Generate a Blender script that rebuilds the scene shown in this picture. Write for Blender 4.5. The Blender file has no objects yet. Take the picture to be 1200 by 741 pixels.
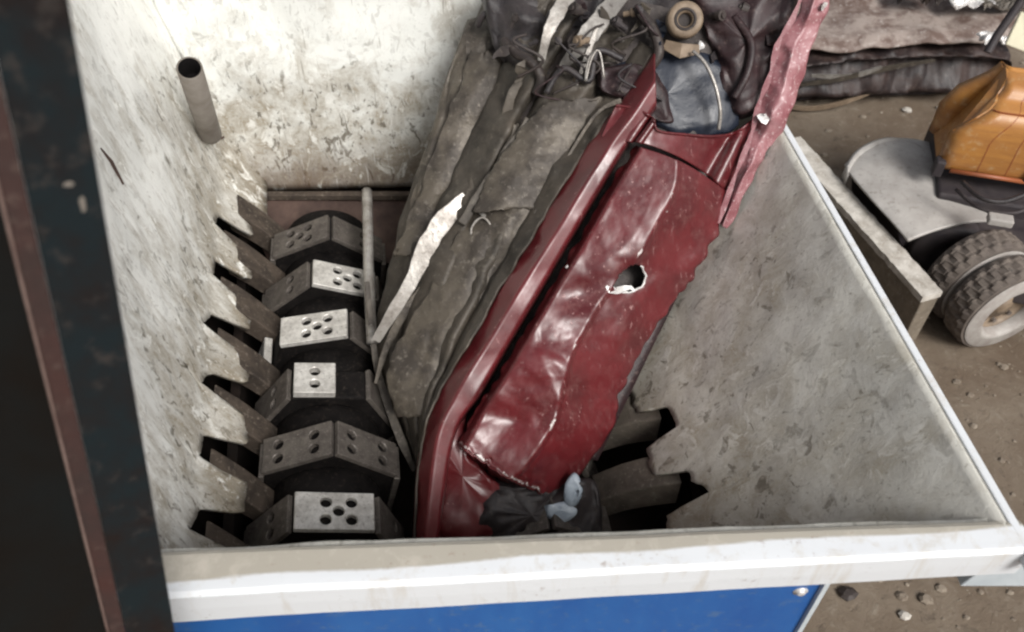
import bpy, bmesh, math, random
from mathutils import Vector, Matrix, noise
random.seed(7)
R = math.radians
SC = bpy.context.scene
COL = SC.collection

# ------------------------------------------------------------------ camera, light
RIM = 2.2                       # height of the hopper's rim above the yard
CAMZ = RIM + 3.0
PITCH = R(48)
F = 1050.0                      # focal length in pixels of the 1200 px photograph
cam = bpy.data.cameras.new('camera')
cam.sensor_width = 36; cam.lens = 36 * F / 1200; cam.clip_start = .05; cam.clip_end = 400
cam.dof.use_dof = True; cam.dof.focus_distance = 4.9; cam.dof.aperture_fstop = 1.6
co = bpy.data.objects.new('camera', cam); COL.objects.link(co)
co.location = (0, 0, CAMZ); co.rotation_euler = (math.pi / 2 - PITCH, 0, 0)
SC.camera = co
w = bpy.data.worlds.new('World'); SC.world = w; w.use_nodes = True
nt = w.node_tree
bg = nt.nodes['Background']; sky = nt.nodes.new('ShaderNodeTexSky')
sky.sky_type = 'NISHITA'; sky.sun_disc = False
SUN_EL = R(45); L = Vector((.44, -.68, 0)).normalized()
sky.sun_elevation = SUN_EL; sky.sun_rotation = math.atan2(L.x, L.y)
sky.air_density = 1.0; sky.dust_density = 6.0; sky.ozone_density = 1.0
hs = nt.nodes.new('ShaderNodeHueSaturation'); hs.inputs['Saturation'].default_value = .35      # thin overcast
nt.links.new(sky.outputs[0], hs.inputs['Color']); nt.links.new(hs.outputs[0], bg.inputs[0]); bg.inputs[1].default_value = .08
sd = bpy.data.lights.new('sun', 'SUN'); sd.energy = 2.7; sd.angle = R(22); sd.color = (1, .98, .955)
so = bpy.data.objects.new('sun', sd); COL.objects.link(so)
Ld = Vector((L.x * math.cos(SUN_EL), L.y * math.cos(SUN_EL), math.sin(SUN_EL)))
so.rotation_euler = Ld.to_track_quat('Z', 'Y').to_euler(); so.location = (4, -5, 9)
SC.view_settings.view_transform = 'Standard'; SC.view_settings.look = 'None'
SC.view_settings.exposure = 0.32; SC.view_settings.gamma = 1
SC.cycles.filter_width = 2.3
SC.cycles.max_bounces = 6

# ------------------------------------------------------------------ helpers
SP, CP = math.sin(PITCH), math.cos(PITCH)
def ray(px, py):
    u = (px - 600) / F; v = (370.5 - py) / F
    return Vector((u, v * SP + CP, v * CP - SP))
C0 = Vector((0, 0, CAMZ))
def at(px, py, t): return C0 + ray(px, py) * t                    # at distance t in front of the camera
def atz(px, py, z): d = ray(px, py); return C0 + d * ((z - CAMZ) / d.z)
def aty(px, py, y): d = ray(px, py); return C0 + d * (y / d.y)

def spline(pts, s):
    """catmull-rom through pts, s in 0..1"""
    n = len(pts) - 1
    x = min(max(s, 0), 1) * n; i = min(int(x), n - 1); f = x - i
    g = lambda k: pts[min(max(k, 0), n)]
    a, b, c, d = g(i - 1), g(i), g(i + 1), g(i + 2)
    return tuple(.5 * (2 * q + (r - p) * f + (2 * p - 5 * q + 4 * r - s_) * f * f + (3 * q - p - 3 * r + s_) * f ** 3)
                 for p, q, r, s_ in zip(a, b, c, d))

def sm(x): x = min(max(x, 0), 1); return x * x * (3 - 2 * x)
def lerp2(a, b, f): return (a[0] + (b[0] - a[0]) * f, a[1] + (b[1] - a[1]) * f)
def fr(p, sc, o=3): return noise.fractal(Vector(p) * sc, 1.0, 2.0, o)

_DIRS = {}
def crump(p, seed=0, n=5, warp=.5):
    """creased-sheet displacement: flat facets meeting in sharp folds, about -0.5..0.5"""
    if (seed, n) not in _DIRS:
        rg = random.Random(seed * 31 + n); L_ = []
        for i in range(n):
            d = Vector((rg.gauss(0, 1), rg.gauss(0, 1), rg.gauss(0, 1))).normalized() * rg.uniform(.45, 1.5); L_.append((d, rg.random() * 9, 1 / (.6 + d.length)))
        _DIRS[(seed, n)] = L_
    p = Vector(p); w_ = warp * noise.noise(p * .8 + Vector((seed, 0, 0))); s_ = 0; tot = 0
    for d, ph, a in _DIRS[(seed, n)]:
        s_ += a * abs(((p.dot(d) + ph + w_) % 1) - .5) * 2; tot += a
    return s_ / tot - .5

def props(o, label=None, cat=None, group=None, kind=None):
    if label: o['label'] = label
    if cat: o['category'] = cat
    if group: o['group'] = group
    if kind: o['kind'] = kind
    return o
ORG = {}
def thing(name, loc, label, cat, group=None):
    o = bpy.data.objects.new(name, None); COL.objects.link(o); o.location = loc; o.empty_display_size = .2
    ORG[o] = Vector(loc)
    return props(o, label, cat, group)

class MB:
    def __init__(s): s.v = []; s.f = []; s.a = []
    def add(s, vs, fs, att=0.0):
        n = len(s.v); s.v += [Vector(v) for v in vs]; s.f += [tuple(i + n for i in f) for f in fs]
        s.a += [att] * len(vs) if not isinstance(att, (list, tuple)) else list(att)
        return s
    def hexa(s, c):       # 8 corners: bottom ring 0-3, top ring 4-7
        return s.add(c, [(0, 3, 2, 1), (4, 5, 6, 7), (0, 1, 5, 4), (1, 2, 6, 5), (2, 3, 7, 6), (3, 0, 4, 7)])
    def box(s, c, sz, ax=None):
        ax = ax or (Vector((1, 0, 0)), Vector((0, 1, 0)), Vector((0, 0, 1)))
        c = Vector(c); x, y, z = [a * h / 2 for a, h in zip(ax, sz)]
        return s.hexa([c - x - y - z, c + x - y - z, c + x + y - z, c - x + y - z,
                       c - x - y + z, c + x - y + z, c + x + y + z, c - x + y + z])
    def prism(s, ring, d):
        """polygon ring extruded by vector d"""
        n = len(ring); ring = [Vector(p) for p in ring]; d = Vector(d)
        return s.add(ring + [p + d for p in ring], [tuple(range(n))[::-1], tuple(range(n, 2 * n))] +
                     [(i, (i + 1) % n, n + (i + 1) % n, n + i) for i in range(n)])
    def tube(s, pts, r, k=10, close=True):
        pts = [Vector(p) for p in pts]; n = len(pts)
        rs = r if isinstance(r, (list, tuple)) else [r] * n
        T = (pts[1] - pts[0]).normalized(); N = T.orthogonal().normalized(); vs = []
        for i, p in enumerate(pts):
            t = (pts[min(i + 1, n - 1)] - pts[max(i - 1, 0)]).normalized()
            N = (N - t * N.dot(t)).normalized(); B = t.cross(N)
            vs += [p + (N * math.cos(a) + B * math.sin(a)) * rs[i] for a in [2 * math.pi * j / k for j in range(k)]]
        fs = [(i * k + j, i * k + (j + 1) % k, (i + 1) * k + (j + 1) % k, (i + 1) * k + j) for i in range(n - 1) for j in range(k)]
        if close: fs += [tuple(range(k))[::-1], tuple(range((n - 1) * k, n * k))]
        return s.add(vs, fs)
    def lathe(s, prof, c, ax, k=40):
        """profile of (radius, height) around axis"""
        ax = Vector(ax).normalized(); N = ax.orthogonal().normalized(); B = ax.cross(N); c = Vector(c); vs = []
        for r, h in prof:
            vs += [c + ax * h + (N * math.cos(a) + B * math.sin(a)) * r for a in [2 * math.pi * j / k for j in range(k)]]
        n = len(prof)
        return s.add(vs, [(i * k + j, i * k + (j + 1) % k, (i + 1) * k + (j + 1) % k, (i + 1) * k + j) for i in range(n - 1) for j in range(k)])
    def grid(s, f, nu, nv, hole=None):
        vs, at_ = [], []
        for j in range(nv + 1):
            for i in range(nu + 1):
                q = f(i / nu, j / nv)
                if isinstance(q, tuple): vs.append(q[0]); at_.append(q[1])
                else: vs.append(q); at_.append(0.0)
        W = nu + 1
        fs = [(j * W + i, j * W + i + 1, (j + 1) * W + i + 1, (j + 1) * W + i) for j in range(nv) for i in range(nu)
              if not (hole and hole((i + .5) / nu, (j + .5) / nv))]
        return s.add(vs, fs, at_)
    def build(s, name, mat, parent=None, smooth=False, solid=0, bevel=0, off=1, **kw):
        me = bpy.data.meshes.new(name)
        if parent is not None: org = ORG[parent]
        else:
            org = Vector([(min(v[i] for v in s.v) + max(v[i] for v in s.v)) / 2 for i in (0, 1)] + [min(v.z for v in s.v)])
        me.from_pydata([v - org for v in s.v], [], s.f)
        if any(s.a):
            at_ = me.attributes.new('wear', 'FLOAT', 'POINT')
            at_.data.foreach_set('value', s.a)
        bm = bmesh.new(); bm.from_mesh(me)
        if not solid: bmesh.ops.recalc_face_normals(bm, faces=bm.faces)
        if smooth:
            for f in bm.faces: f.smooth = True
        bm.to_mesh(me); bm.free()
        me.materials.append(mat)
        o = bpy.data.objects.new(name, me); COL.objects.link(o)
        if parent is not None: o.parent = parent; ORG[o] = ORG[parent]
        else: o.location = org; ORG[o] = org
        if solid:
            m = o.modifiers.new('thickness', 'SOLIDIFY'); m.thickness = solid; m.offset = off
        if bevel:
            m = o.modifiers.new('bevel', 'BEVEL'); m.width = bevel; m.segments = 2; m.limit_method = 'ANGLE'; m.angle_limit = R(35)
        return props(o, **kw)

def copy_tree(o, parent=None, loc=None):
    c = o.copy(); COL.objects.link(c)
    if parent is not None: c.parent = parent
    for ch in list(o.children): copy_tree(ch, c)
    return c

# ------------------------------------------------------------------ materials
class NT:
    def __init__(s, name):
        s.m = bpy.data.materials.new(name); s.m.use_nodes = True; s.t = s.m.node_tree
        s.b = s.t.nodes['Principled BSDF']; s.tc = s.t.nodes.new('ShaderNodeTexCoord')
    def n(s, typ, **kw):
        q = s.t.nodes.new(typ)
        for k, v in kw.items(): setattr(q, k, v)
        return q
    def put(s, sock, v):
        if isinstance(v, bpy.types.NodeSocket): s.t.links.new(v, sock)
        elif v is not None: sock.default_value = v
    def co(s, scale=(1, 1, 1), rot=(0, 0, 0), geo=True):
        mp = s.n('ShaderNodeMapping'); 
        s.t.links.new(s.pos(), mp.inputs[0]); mp.inputs['Scale'].default_value = scale; mp.inputs['Rotation'].default_value = rot
        return mp.outputs[0]
    def pos(s): return s.tc.outputs['Object']
    def noise(s, sc, det=6, rough=.6, dist=0, vec=None):
        q = s.n('ShaderNodeTexNoise'); s.t.links.new(vec or s.pos(), q.inputs['Vector'])
        q.inputs['Scale'].default_value = sc; q.inputs['Detail'].default_value = det
        q.inputs['Roughness'].default_value = rough; q.inputs['Distortion'].default_value = dist
        return q.outputs['Fac']
    def ramp(s, v, a, b, lo=0., hi=1.):
        q = s.n('ShaderNodeMapRange'); s.put(q.inputs[0], v)
        for i, x in enumerate((a, b, lo, hi)): s.put(q.inputs[i + 1], x)
        return q.outputs[0]
    def math(s, op, a, b=None):
        q = s.n('ShaderNodeMath', operation=op); s.put(q.inputs[0], a); s.put(q.inputs[1], b); return q.outputs[0]
    def mix(s, f, a, b):
        q = s.n('ShaderNodeMix', data_type='RGBA'); s.put(q.inputs[0], f)
        s.put(q.inputs[6], (*a, 1) if isinstance(a, tuple) else a); s.put(q.inputs[7], (*b, 1) if isinstance(b, tuple) else b)
        return q.outputs[2]
    def z(s):
        g = s.n('ShaderNodeNewGeometry'); q = s.n('ShaderNodeSeparateXYZ'); s.t.links.new(g.outputs['Position'], q.inputs[0]); return q.outputs
    def out(s, col=None, rough=.6, metal=0, bump=None, bstr=.3, bdist=.02, coat=0, spec=.5):
        s.put(s.b.inputs['Base Color'], (*col, 1) if isinstance(col, tuple) else col); s.put(s.b.inputs['Roughness'], rough)
        s.put(s.b.inputs['Metallic'], metal); s.put(s.b.inputs['Coat Weight'], coat); s.b.inputs['Coat Roughness'].default_value = .3
        s.b.inputs['Specular IOR Level'].default_value = spec
        if bump is not None:
            q = s.n('ShaderNodeBump'); s.put(q.inputs['Height'], bump); q.inputs['Strength'].default_value = bstr; q.inputs['Distance'].default_value = bdist
            s.t.links.new(q.outputs[0], s.b.inputs['Normal'])
        return s.m

def mottled(name, c1, c2, sc=6, rough=.6, metal=0, c3=None, bstr=.3, lo=.35, hi=.65, coat=0, stretch=None):
    n = NT(name); vec = n.co(stretch) if stretch else None
    a = n.noise(sc, 9, .68, .25, vec); col = n.mix(n.ramp(a, lo, hi), c1, c2)
    b = n.noise(sc * 5, 6, .7)
    if c3: col = n.mix(n.ramp(b, .56, .68, 0, .8), col, c3)
    r = n.ramp(a, .3, .7, max(rough - .12, .05), min(rough + .15, 1))
    return n.out(col, r, metal, b, bstr, .01, coat)

def scraped_wall(name, paint, grime, rust, zlo, zhi, g0, g1, fleck=1.0, rot=(0, 0, 0), stretch=(1, 1, 1), bright=(.8, .8, .76), gouge=.8):
    """painted steel, scraped by scrap: grime thickens towards the cutters"""
    n = NT(name); z = n.z()[2]
    v = n.co(stretch, rot); fs = n.co((1, 1, .5), (0, R(25), 0))
    big = n.noise(1.5, 5, .6, .8); mid = n.noise(4.5, 8, .70, .5, v); fine = n.noise(8, 9, .72, .8, fs); f2 = n.noise(21, 6, .74, .3, v); tiny = n.noise(60, 4, .7)
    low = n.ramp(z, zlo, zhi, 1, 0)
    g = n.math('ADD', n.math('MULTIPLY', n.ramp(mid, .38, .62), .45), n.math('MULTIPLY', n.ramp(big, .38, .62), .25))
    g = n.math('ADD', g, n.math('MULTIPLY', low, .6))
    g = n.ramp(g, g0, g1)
    brk = n.math('MULTIPLY', n.ramp(fine, .36, .56, .45, 1), n.ramp(f2, .35, .6, .6, 1))
    col = n.mix(n.ramp(big, .4, .62), paint, tuple(x * .84 for x in paint))
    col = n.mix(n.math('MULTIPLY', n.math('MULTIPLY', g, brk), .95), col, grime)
    # scraped pale flecks and dark gouges
    fl = n.math('MULTIPLY', n.ramp(fine, .55, .60), n.ramp(mid, .40, .54))
    fl = n.math('MAXIMUM', fl, n.math('MULTIPLY', n.ramp(f2, .60, .65), n.ramp(fine, .44, .54)))
    col = n.mix(n.math('MULTIPLY', fl, .8 * fleck), col, bright)
    dk = n.math('MULTIPLY', n.ramp(fine, .41, .35), n.ramp(g, .02, .6, .12, 1))
    f3 = n.noise(13, 4, .6, .8, n.co((1.3, 1, .7), (R(20), 0, 0)))
    dk = n.math('MAXIMUM', dk, n.math('MULTIPLY', n.math('MULTIPLY', n.ramp(f3, .425, .375), n.ramp(mid, .57, .49)), n.ramp(g, 0, .4, .3, 1)))
    dk = n.math('MAXIMUM', dk, n.math('MULTIPLY', n.math('MULTIPLY', n.ramp(f2, .42, .37), n.ramp(mid, .52, .44)), n.ramp(g, 0, .5, .3, 1)))
    col = n.mix(n.math('MULTIPLY', dk, gouge), col, tuple(x * .38 for x in grime))
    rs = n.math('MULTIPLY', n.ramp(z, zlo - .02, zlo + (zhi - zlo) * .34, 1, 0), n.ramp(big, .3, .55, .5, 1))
    rs = n.math('MULTIPLY', rs, n.ramp(fine, .62, .5))
    col = n.mix(n.math('MULTIPLY', rs, .9), col, rust)
    # long straight drag scratches down the slide path
    sc1 = n.noise(14, 4, .6, .15, n.co((5, 5, .22), (0, R(18), 0))); sc2 = n.noise(9, 4, .6, .1, n.co((6, 6, .3), (R(-20), R(-14), 0)))
    col = n.mix(n.math('MULTIPLY', n.ramp(sc1, .64, .68), .45 * fleck), col, bright)
    col = n.mix(n.math('MULTIPLY', n.ramp(sc2, .64, .69), .5), col, tuple(x * .55 for x in grime))
    h = n.math('ADD', fine, n.math('MULTIPLY', tiny, .3))
    return n.out(col, n.ramp(mid, .3, .7, .45, .75), 0, h, .45, .014, 0, .4)

M = {}
M['back'] = scraped_wall('scraped_white_back_plate', (.82, .83, .79), (.23, .18, .11), (.10, .055, .03), RIM - 1.3, RIM + .15, .38, .84)
M['left'] = scraped_wall('scraped_white_side_plate', (.86, .86, .82), (.25, .20, .125), (.19, .155, .105), RIM - 1.2, RIM + .35, .42, .88, 1.1, (R(35), 0, 0), (1, 2.2, .7), (.90, .90, .86), .75)
M['right'] = scraped_wall('scuffed_grey_side_plate', (.60, .585, .53), (.26, .215, .145), (.17, .135, .09), RIM - 1.6, RIM + .35, .40, 1.02, .6, bright=(.72, .71, .66), gouge=.72)
M['finger'] = mottled('worn_shaded_finger_steel', (.085, .067, .053), (.038, .031, .026), 7, .6, 0, (.19, .16, .13))  # worn steel, darkened to stand for the weak light in the pit
M['bore'] = mottled('bore_shade_black', (.006, .005, .005), (.003, .003, .003), 6, .9)  # near black: shade inside the pipe put into the colour
M['finger2'] = mottled('dusty_shaded_finger_steel', (.12, .10, .08), (.06, .05, .04), 7, .65, 0, (.2, .18, .15))  # dusty steel, darkened for the shade low beside the car
M['pipe'] = mottled('shaded_grey_pipe', (.20, .18, .155), (.13, .11, .09), 6, .6)  # pipe's shade in the corner is put into this grey
def lip():
    n = NT('white_painted_rim'); a = n.noise(3, 8, .7, 1, n.co((.5, 3, 1))); b = n.noise(24, 8, .75)
    z = n.z(); at_ = n.n('ShaderNodeAttribute', attribute_name='wear').outputs['Fac']
    m = n.ramp(n.math('ADD', n.math('ADD', at_, n.math('MULTIPLY', a, .6)), n.math('MULTIPLY', b, .25)), .70, .98)
    run = n.noise(9, 6, .7, .4, n.co((1, 1, .12)))
    col = n.mix(n.math('MULTIPLY', m, .85), (.64, .66, .68), (.32, .285, .22))
    col = n.mix(n.math('MULTIPLY', n.ramp(run, .52, .66), .55), col, (.50, .46, .40))
    col = n.mix(n.math('MULTIPLY', n.math('MULTIPLY', n.ramp(n.noise(30, 5, .7), .60, .65), n.ramp(a, .52, .62)), .7), col, (.20, .12, .08))
    col = n.mix(n.math('MULTIPLY', n.ramp(b, .6, .7), .35), col, (.40, .38, .34))
    return n.out(col, .5, 0, b, .1, .01)
M['lip'] = lip()
M['blue'] = mottled('blue_panel_paint', (.010, .080, .29), (.02, .11, .33), 3.5, .42, 0, (.06, .13, .27), .08, stretch=(1, 1, .3))
M['pale'] = mottled('pale_blue_grey_paint', (.42, .47, .50), (.52, .56, .58), 5, .5)
M['blacksteel'] = mottled('shaded_oily_steel', (.004, .0035, .0035), (.009, .0075, .007), 9, .7, 0, (.035, .028, .023))  # oily steel, blackened further to carry the shade between the discs
M['dark'] = mottled('dark_pit_steel', (.012, .010, .009), (.025, .018, .015), 6, .8)  # near black: the pit's shade is put into the colour
M['pitrust'] = mottled('brown_pit_plate', (.075, .042, .030), (.035, .02, .016), 5, .75)
M['blade'] = mottled('lit_worn_blade_steel', (.66, .64, .60), (.42, .40, .37), 14, .38, .4, (.12, .10, .085), .3, .4, .62)  # lit copy of the blade steel: facets towards the sun painted brighter
M['bladeshade'] = mottled('shaded_blade_steel', (.13, .115, .10), (.065, .055, .048), 12, .5, .3, (.24, .21, .19))  # shaded copy: facets turned from the sun painted darker
def red():
    n = NT('scuffed_red_car_paint'); a = n.noise(3.2, 7, .65, .2); b = n.noise(14, 9, .75, .3); c = n.noise(55, 5, .7)
    sc = n.noise(10, 5, .65, .1, n.co((4, 4, .35), (R(-38), R(28), 0)))
    at_ = n.n('ShaderNodeAttribute', attribute_name='wear').outputs['Fac']
    col = n.mix(n.ramp(a, .4, .6), (.115, .012, .015), (.075, .009, .011))
    dust = n.math('MULTIPLY', n.ramp(b, .5, .72), n.ramp(a, .42, .6, .1, .45))
    col = n.mix(dust, col, (.22, .10, .09))
    col = n.mix(n.math('MULTIPLY', n.ramp(sc, .62, .67), n.ramp(a, .45, .55, .15, .7)), col, (.36, .20, .19))
    ch = n.math('MULTIPLY', n.ramp(n.math('ADD', at_, n.math('ADD', n.math('MULTIPLY', b, .8), n.math('MULTIPLY', c, .2))), 1.10, 1.18), 1.0)
    col = n.mix(ch, col, (.62, .57, .55))
    return n.out(col, n.ramp(n.math('MAXIMUM', b, sc), .4, .7, .30, .6), 0, n.math('ADD', a, n.math('MULTIPLY', b, .15)), .12, .02, .5)
M['red'] = red()
M['under'] = mottled('dusty_underbody_steel', (.105, .088, .068), (.05, .042, .034), 4.5, .62, .15, (.16, .14, .115), .5)
M['underdark'] = mottled('shade_dark_underbody', (.075, .062, .048), (.035, .03, .024), 4.5, .6, .15, (.12, .105, .085), .5)  # underbody steel darkened: gap shade between the plates put into the colour
M['under2'] = mottled('dusty_folded_sheet', (.095, .080, .062), (.045, .037, .03), 5, .5, .25, (.17, .15, .125), .6, .42, .58)
M['bare'] = mottled('bare_bent_steel', (.42, .40, .37), (.20, .18, .16), 8, .38, .5, (.12, .10, .08))
M['bare2'] = mottled('grey_bent_steel', (.20, .19, .175), (.11, .10, .09), 8, .45, .3, (.06, .05, .045))
M['brite'] = mottled('bright_torn_metal', (.72, .71, .70), (.5, .48, .46), 12, .35, .3)
M['junk'] = mottled('black_rubber_and_plastic', (.014, .012, .014), (.035, .028, .028), 8, .5, 0, (.06, .05, .045), .5)
M['junk2'] = mottled('dark_brown_scrap', (.045, .034, .03), (.02, .015, .014), 6, .6, .1, (.10, .085, .07), .5)
M['navy'] = mottled('dark_blue_plastic', (.010, .014, .024), (.02, .025, .038), 5, .4)
M['maroon'] = mottled('dark_maroon_scrap', (.030, .013, .014), (.015, .008, .009), 7, .5, 0, (.09, .06, .055))
M['pinkmetal'] = mottled('scraped_pale_red_sheet', (.34, .17, .18), (.20, .06, .07), 9, .42, 0, (.62, .50, .50), .3, coat=.2)
M['tan'] = mottled('tan_rusty_steel', (.24, .18, .125), (.12, .085, .055), 9, .6)
M['beam'] = mottled('dark_painted_beam', (.008, .0125, .0145), (.012, .008, .007), 3.0, .8, 0, (.035, .030, .027), .3, .42, .6)
M['beamin'] = mottled('dark_beam_web', (.006, .0045, .0035), (.005, .006, .006), 2.5, .6)
M['beamrust'] = mottled('rusty_beam_edge', (.038, .013, .010), (.020, .010, .008), 5, .75, 0, (.07, .045, .036))
M['beamedge'] = mottled('worn_beam_edge', (.20, .14, .12), (.10, .06, .05), 8, .6)
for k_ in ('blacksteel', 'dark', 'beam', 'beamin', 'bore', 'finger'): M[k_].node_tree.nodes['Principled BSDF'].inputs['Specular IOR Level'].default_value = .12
def ground():
    n = NT('yard_dirt'); a = n.noise(.9, 8, .65, .6); b = n.noise(9, 10, .75, .5); c = n.noise(50, 6, .7)
    col = n.mix(n.ramp(a, .38, .62), (.115, .082, .055), (.185, .148, .11))
    col = n.mix(n.math('MULTIPLY', n.ramp(b, .55, .68), .6), col, (.25, .215, .17))
    col = n.mix(n.math('MULTIPLY', n.ramp(b, .44, .36), .6), col, (.075, .055, .04))
    return n.out(col, .9, 0, n.math('ADD', b, n.math('MULTIPLY', c, .4)), .6, .03)
M['ground'] = ground()
M['stone'] = mottled('rubble', (.26, .22, .17), (.13, .10, .075), 12, .85)
M['concrete'] = mottled('worn_barrier_top', (.56, .53, .48), (.30, .27, .23), 9, .8, 0, (.62, .59, .54), .4)
M['concside'] = mottled('dirty_barrier_side', (.20, .165, .125), (.12, .10, .075), 6, .85, 0, (.28, .25, .21))
M['greybody'] = mottled('dusty_grey_cover', (.42, .40, .375), (.31, .29, .27), 4, .55, 0, (.22, .20, .18), .1)
M['orange'] = mottled('orange_machine_paint', (.46, .215, .055), (.33, .14, .04), 3, .38, 0, (.46, .30, .15), .1, stretch=(1, 1, 5), coat=.4)
M['orangedark'] = mottled('dark_orange_paint', (.30, .085, .025), (.22, .07, .03), 4, .45, 0)
M['rubber'] = mottled('dusty_tyre', (.085, .068, .058), (.15, .125, .105), 7, .85, 0, (.05, .045, .04))
M['rimm'] = mottled('dusty_white_rim', (.38, .36, .335), (.25, .22, .20), 8, .6)
M['chassis'] = mottled('dark_chassis', (.022, .018, .022), (.045, .036, .036), 6, .6)
M['cream'] = mottled('cream_panel', (.72, .68, .50), (.60, .56, .42), 5, .4)
M['crush'] = mottled('crushed_dark_body', (.016, .012, .013), (.040, .022, .018), 5, .55, 0, (.09, .07, .06), .5)
M['crushtop'] = mottled('dusty_crushed_roof', (.30, .25, .22), (.12, .08, .065), 3.5, .6, 0, (.42, .38, .35), .5, .42, .58)

# ------------------------------------------------------------------ yard
g = MB()
g.grid(lambda u, v: Vector((-150 + 300 * u, -100 + 300 * v, 0)), 30, 30)
g.build('ground', M['ground'], kind='structure')

# ------------------------------------------------------------------ hopper
hp = thing('shredder_hopper', (0, 3.3, 0), 'open steel shredder hopper with scraped white inner walls, grey right wall and blue front panel', 'hopper')
def zr(z): return RIM + z
def V(x, y, z): return Vector((x, y, RIM + z))
# rotor axis
ZTOP = -1.03; RR = .43
c_front = atz(368, 597, zr(ZTOP)); c_back = atz(374, 268, zr(ZTOP))
AX = (c_back - c_front); AX.z = 0; LEN = AX.length; AX.normalize()          # along the shaft, away from camera
AR = Vector((AX.y, -AX.x, 0))                                               # to the right
PITCH_D = LEN / 5
def along(p): return (Vector(p) - c_front).dot(AX)

def notch(p, side):
    """height of the wall's lower edge: notched where a cutter disc runs"""
    s = along(p) / PITCH_D
    f = s - math.floor(s + .5)                     # -0.5..0.5, 0 at a disc
    if s < -.6 or s > 5.6 or (side > 0 and s > 1.55): return -1.24
    a = abs(f + .05)
    k = min(max((.28 - a) / (.06 if f < 0 else .13), 0), 1)
    h = (-.86 if side < 0 else -1.06) + .10 * noise.noise(Vector((s * 2, side, 0))) - f * .22
    return (-1.13 if side < 0 else -1.24) + (h + (1.13 if side < 0 else 1.24)) * k + .02 * noise.noise(Vector((s * 9, side, 3)))

def wallsheet(b0, b1, t1, t0, nu, nv, notched=0, dent=.012, seed=0):
    """b0,b1 bottom corners, t0,t1 top corners"""
    b0, b1, t0, t1 = map(Vector, (b0, b1, t0, t1))
    nrm = (b1 - b0).cross(t0 - b0).normalized()
    def f(u, v):
        B = b0.lerp(b1, u); T = t0.lerp(t1, u)
        if notched:
            zb = zr(notch(B, notched)); k = (zb - B.z) / (T.z - B.z); B = B.lerp(T, k)
        p = B.lerp(T, v)
        if notched: p = p + AR * (-notched) * max(0, zr(-.86) - p.z) * (.45 if notched < 0 else .12)
        return p + nrm * (dent * fr(p + Vector((seed, 0, 0)), 1.7) + dent * .35 * fr(p + Vector((seed, 5, 0)), 7))
    return f
# left wall
LB0, LB1 = V(-1.42, 1.9, -1.3), V(-1.985, 5.12, -1.3)
LT0, LT1 = V(-1.80, 1.42, 1.4), V(-2.44, 5.12, 1.4)
MB().grid(wallsheet(LB0, LB1, LT1, LT0, 150, 40, -1), 150, 40).build('left_wall', M['left'], hp, True, .03, off=1)
# back wall
BB0, BB1 = V(-1.985, 5.12, -1.3), V(.55, 5.2, -1.3)
BT0, BT1 = V(-2.44, 5.14, 1.4), V(1.38, 5.26, .6)
MB().grid(wallsheet(BB0, BB1, BT1, BT0, 60, 40, 0, .014, 3), 60, 40).build('back_wall', M['back'], hp, True, .03, off=-1)
# right wall
RTf, RTb = atz(1186, 622, RIM), atz(920, 158, RIM)
dr = (RTb - RTf).normalized(); RTb = RTb + dr * 1.15
RB0 = atz(780, 603, zr(-1.3)); RB1 = RB0 + dr * 2.8; RB0 = RB0 - dr * .55
MB().grid(wallsheet(RB0, RB1, RTb, RTf, 150, 40, 1, .010, 7), 150, 40).build('right_wall', M['right'], hp, True, .03, off=-1)
# front wall (inside), its rim and the blue sheet
FIl, FIr = atz(150, 652, RIM), atz(1186, 613, RIM)
FIl = FIl + (FIl - FIr).normalized() * .25
FBl, FBr = V(-1.42, 1.9, -1.4), RB0 + Vector((0, 0, -.1))
MB().grid(wallsheet(FBl, FBr, FIr + Vector((0, .01, -.03)), FIl + Vector((0, .01, -.03)), 40, 20), 40, 20).build('front_wall', M['right'], hp, True, .03, off=-1)
dl = (FIr - FIl).normalized(); nl = Vector((dl.y, -dl.x, 0))                 # along the lip, and outward (to camera)
def sm(x): x = min(max(x, 0), 1); return x * x * (3 - 2 * x)
def lipf(u, v):
    # v: across; inner edge, top, outer edge, down the front
    wid = .165 - .055 * u; hgt = .19 - .03 * u
    prof = [(-.006, -.05), (0, -.006), (.012, 0), (wid * .2, 0), (wid * .35, .0), (wid * .5, 0), (wid * .65, .0), (wid * .8, 0), (wid - .012, 0), (wid, -.008), (wid, -hgt * .5), (wid, -hgt), (wid - .02, -hgt - .006)]
    k = v * (len(prof) - 1); i = int(round(k)); o, h = prof[i]
    p = FIl.lerp(FIr + dl * .03, u) + nl * (o + .004 * fr((u * 6, v, 0), 1)) + Vector((0, 0, h + .003 * fr((u * 9, 3, v), 1)))
    lim = wid * (.80 - .62 * u + .04 * math.sin(u * 23)); wear = sm(.5 + (lim - o) / (wid * .3)) if i < 9 else 0
    return p, .02 + .85 * wear
lm = MB().grid(lipf, 90, 12).build('rim_front', M['lip'], hp, False, .012, off=-1)
# right rim: a narrow white flange
def flange(a, b, wdt, h, name, mat, out):
    d = (b - a).normalized(); n = Vector((d.y, -d.x, 0)) * out
    m = MB(); k = 14
    for i in range(1):
        m.hexa([a - Vector((0, 0, h)), b - Vector((0, 0, h)), b + n * wdt - Vector((0, 0, h)), a + n * wdt - Vector((0, 0, h)),
                a, b, b + n * wdt, a + n * wdt])
    return m.build(name, mat, hp, bevel=.006)
up = Vector((0, 0, .012))
flange(RTf - dr * .16 + up, RTb + up, .035, .07, 'rim_side', M['lip'], 1)
flange(V(-2.44, 5.16, 1.42), V(1.38, 5.28, .62), .05, .06, 'rim_back', M['lip'], -1)
flange(V(-1.83, 1.42, 1.42), V(-2.46, 5.12, 1.42), .05, .06, 'rim_left', M['lip'], -1)
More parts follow.
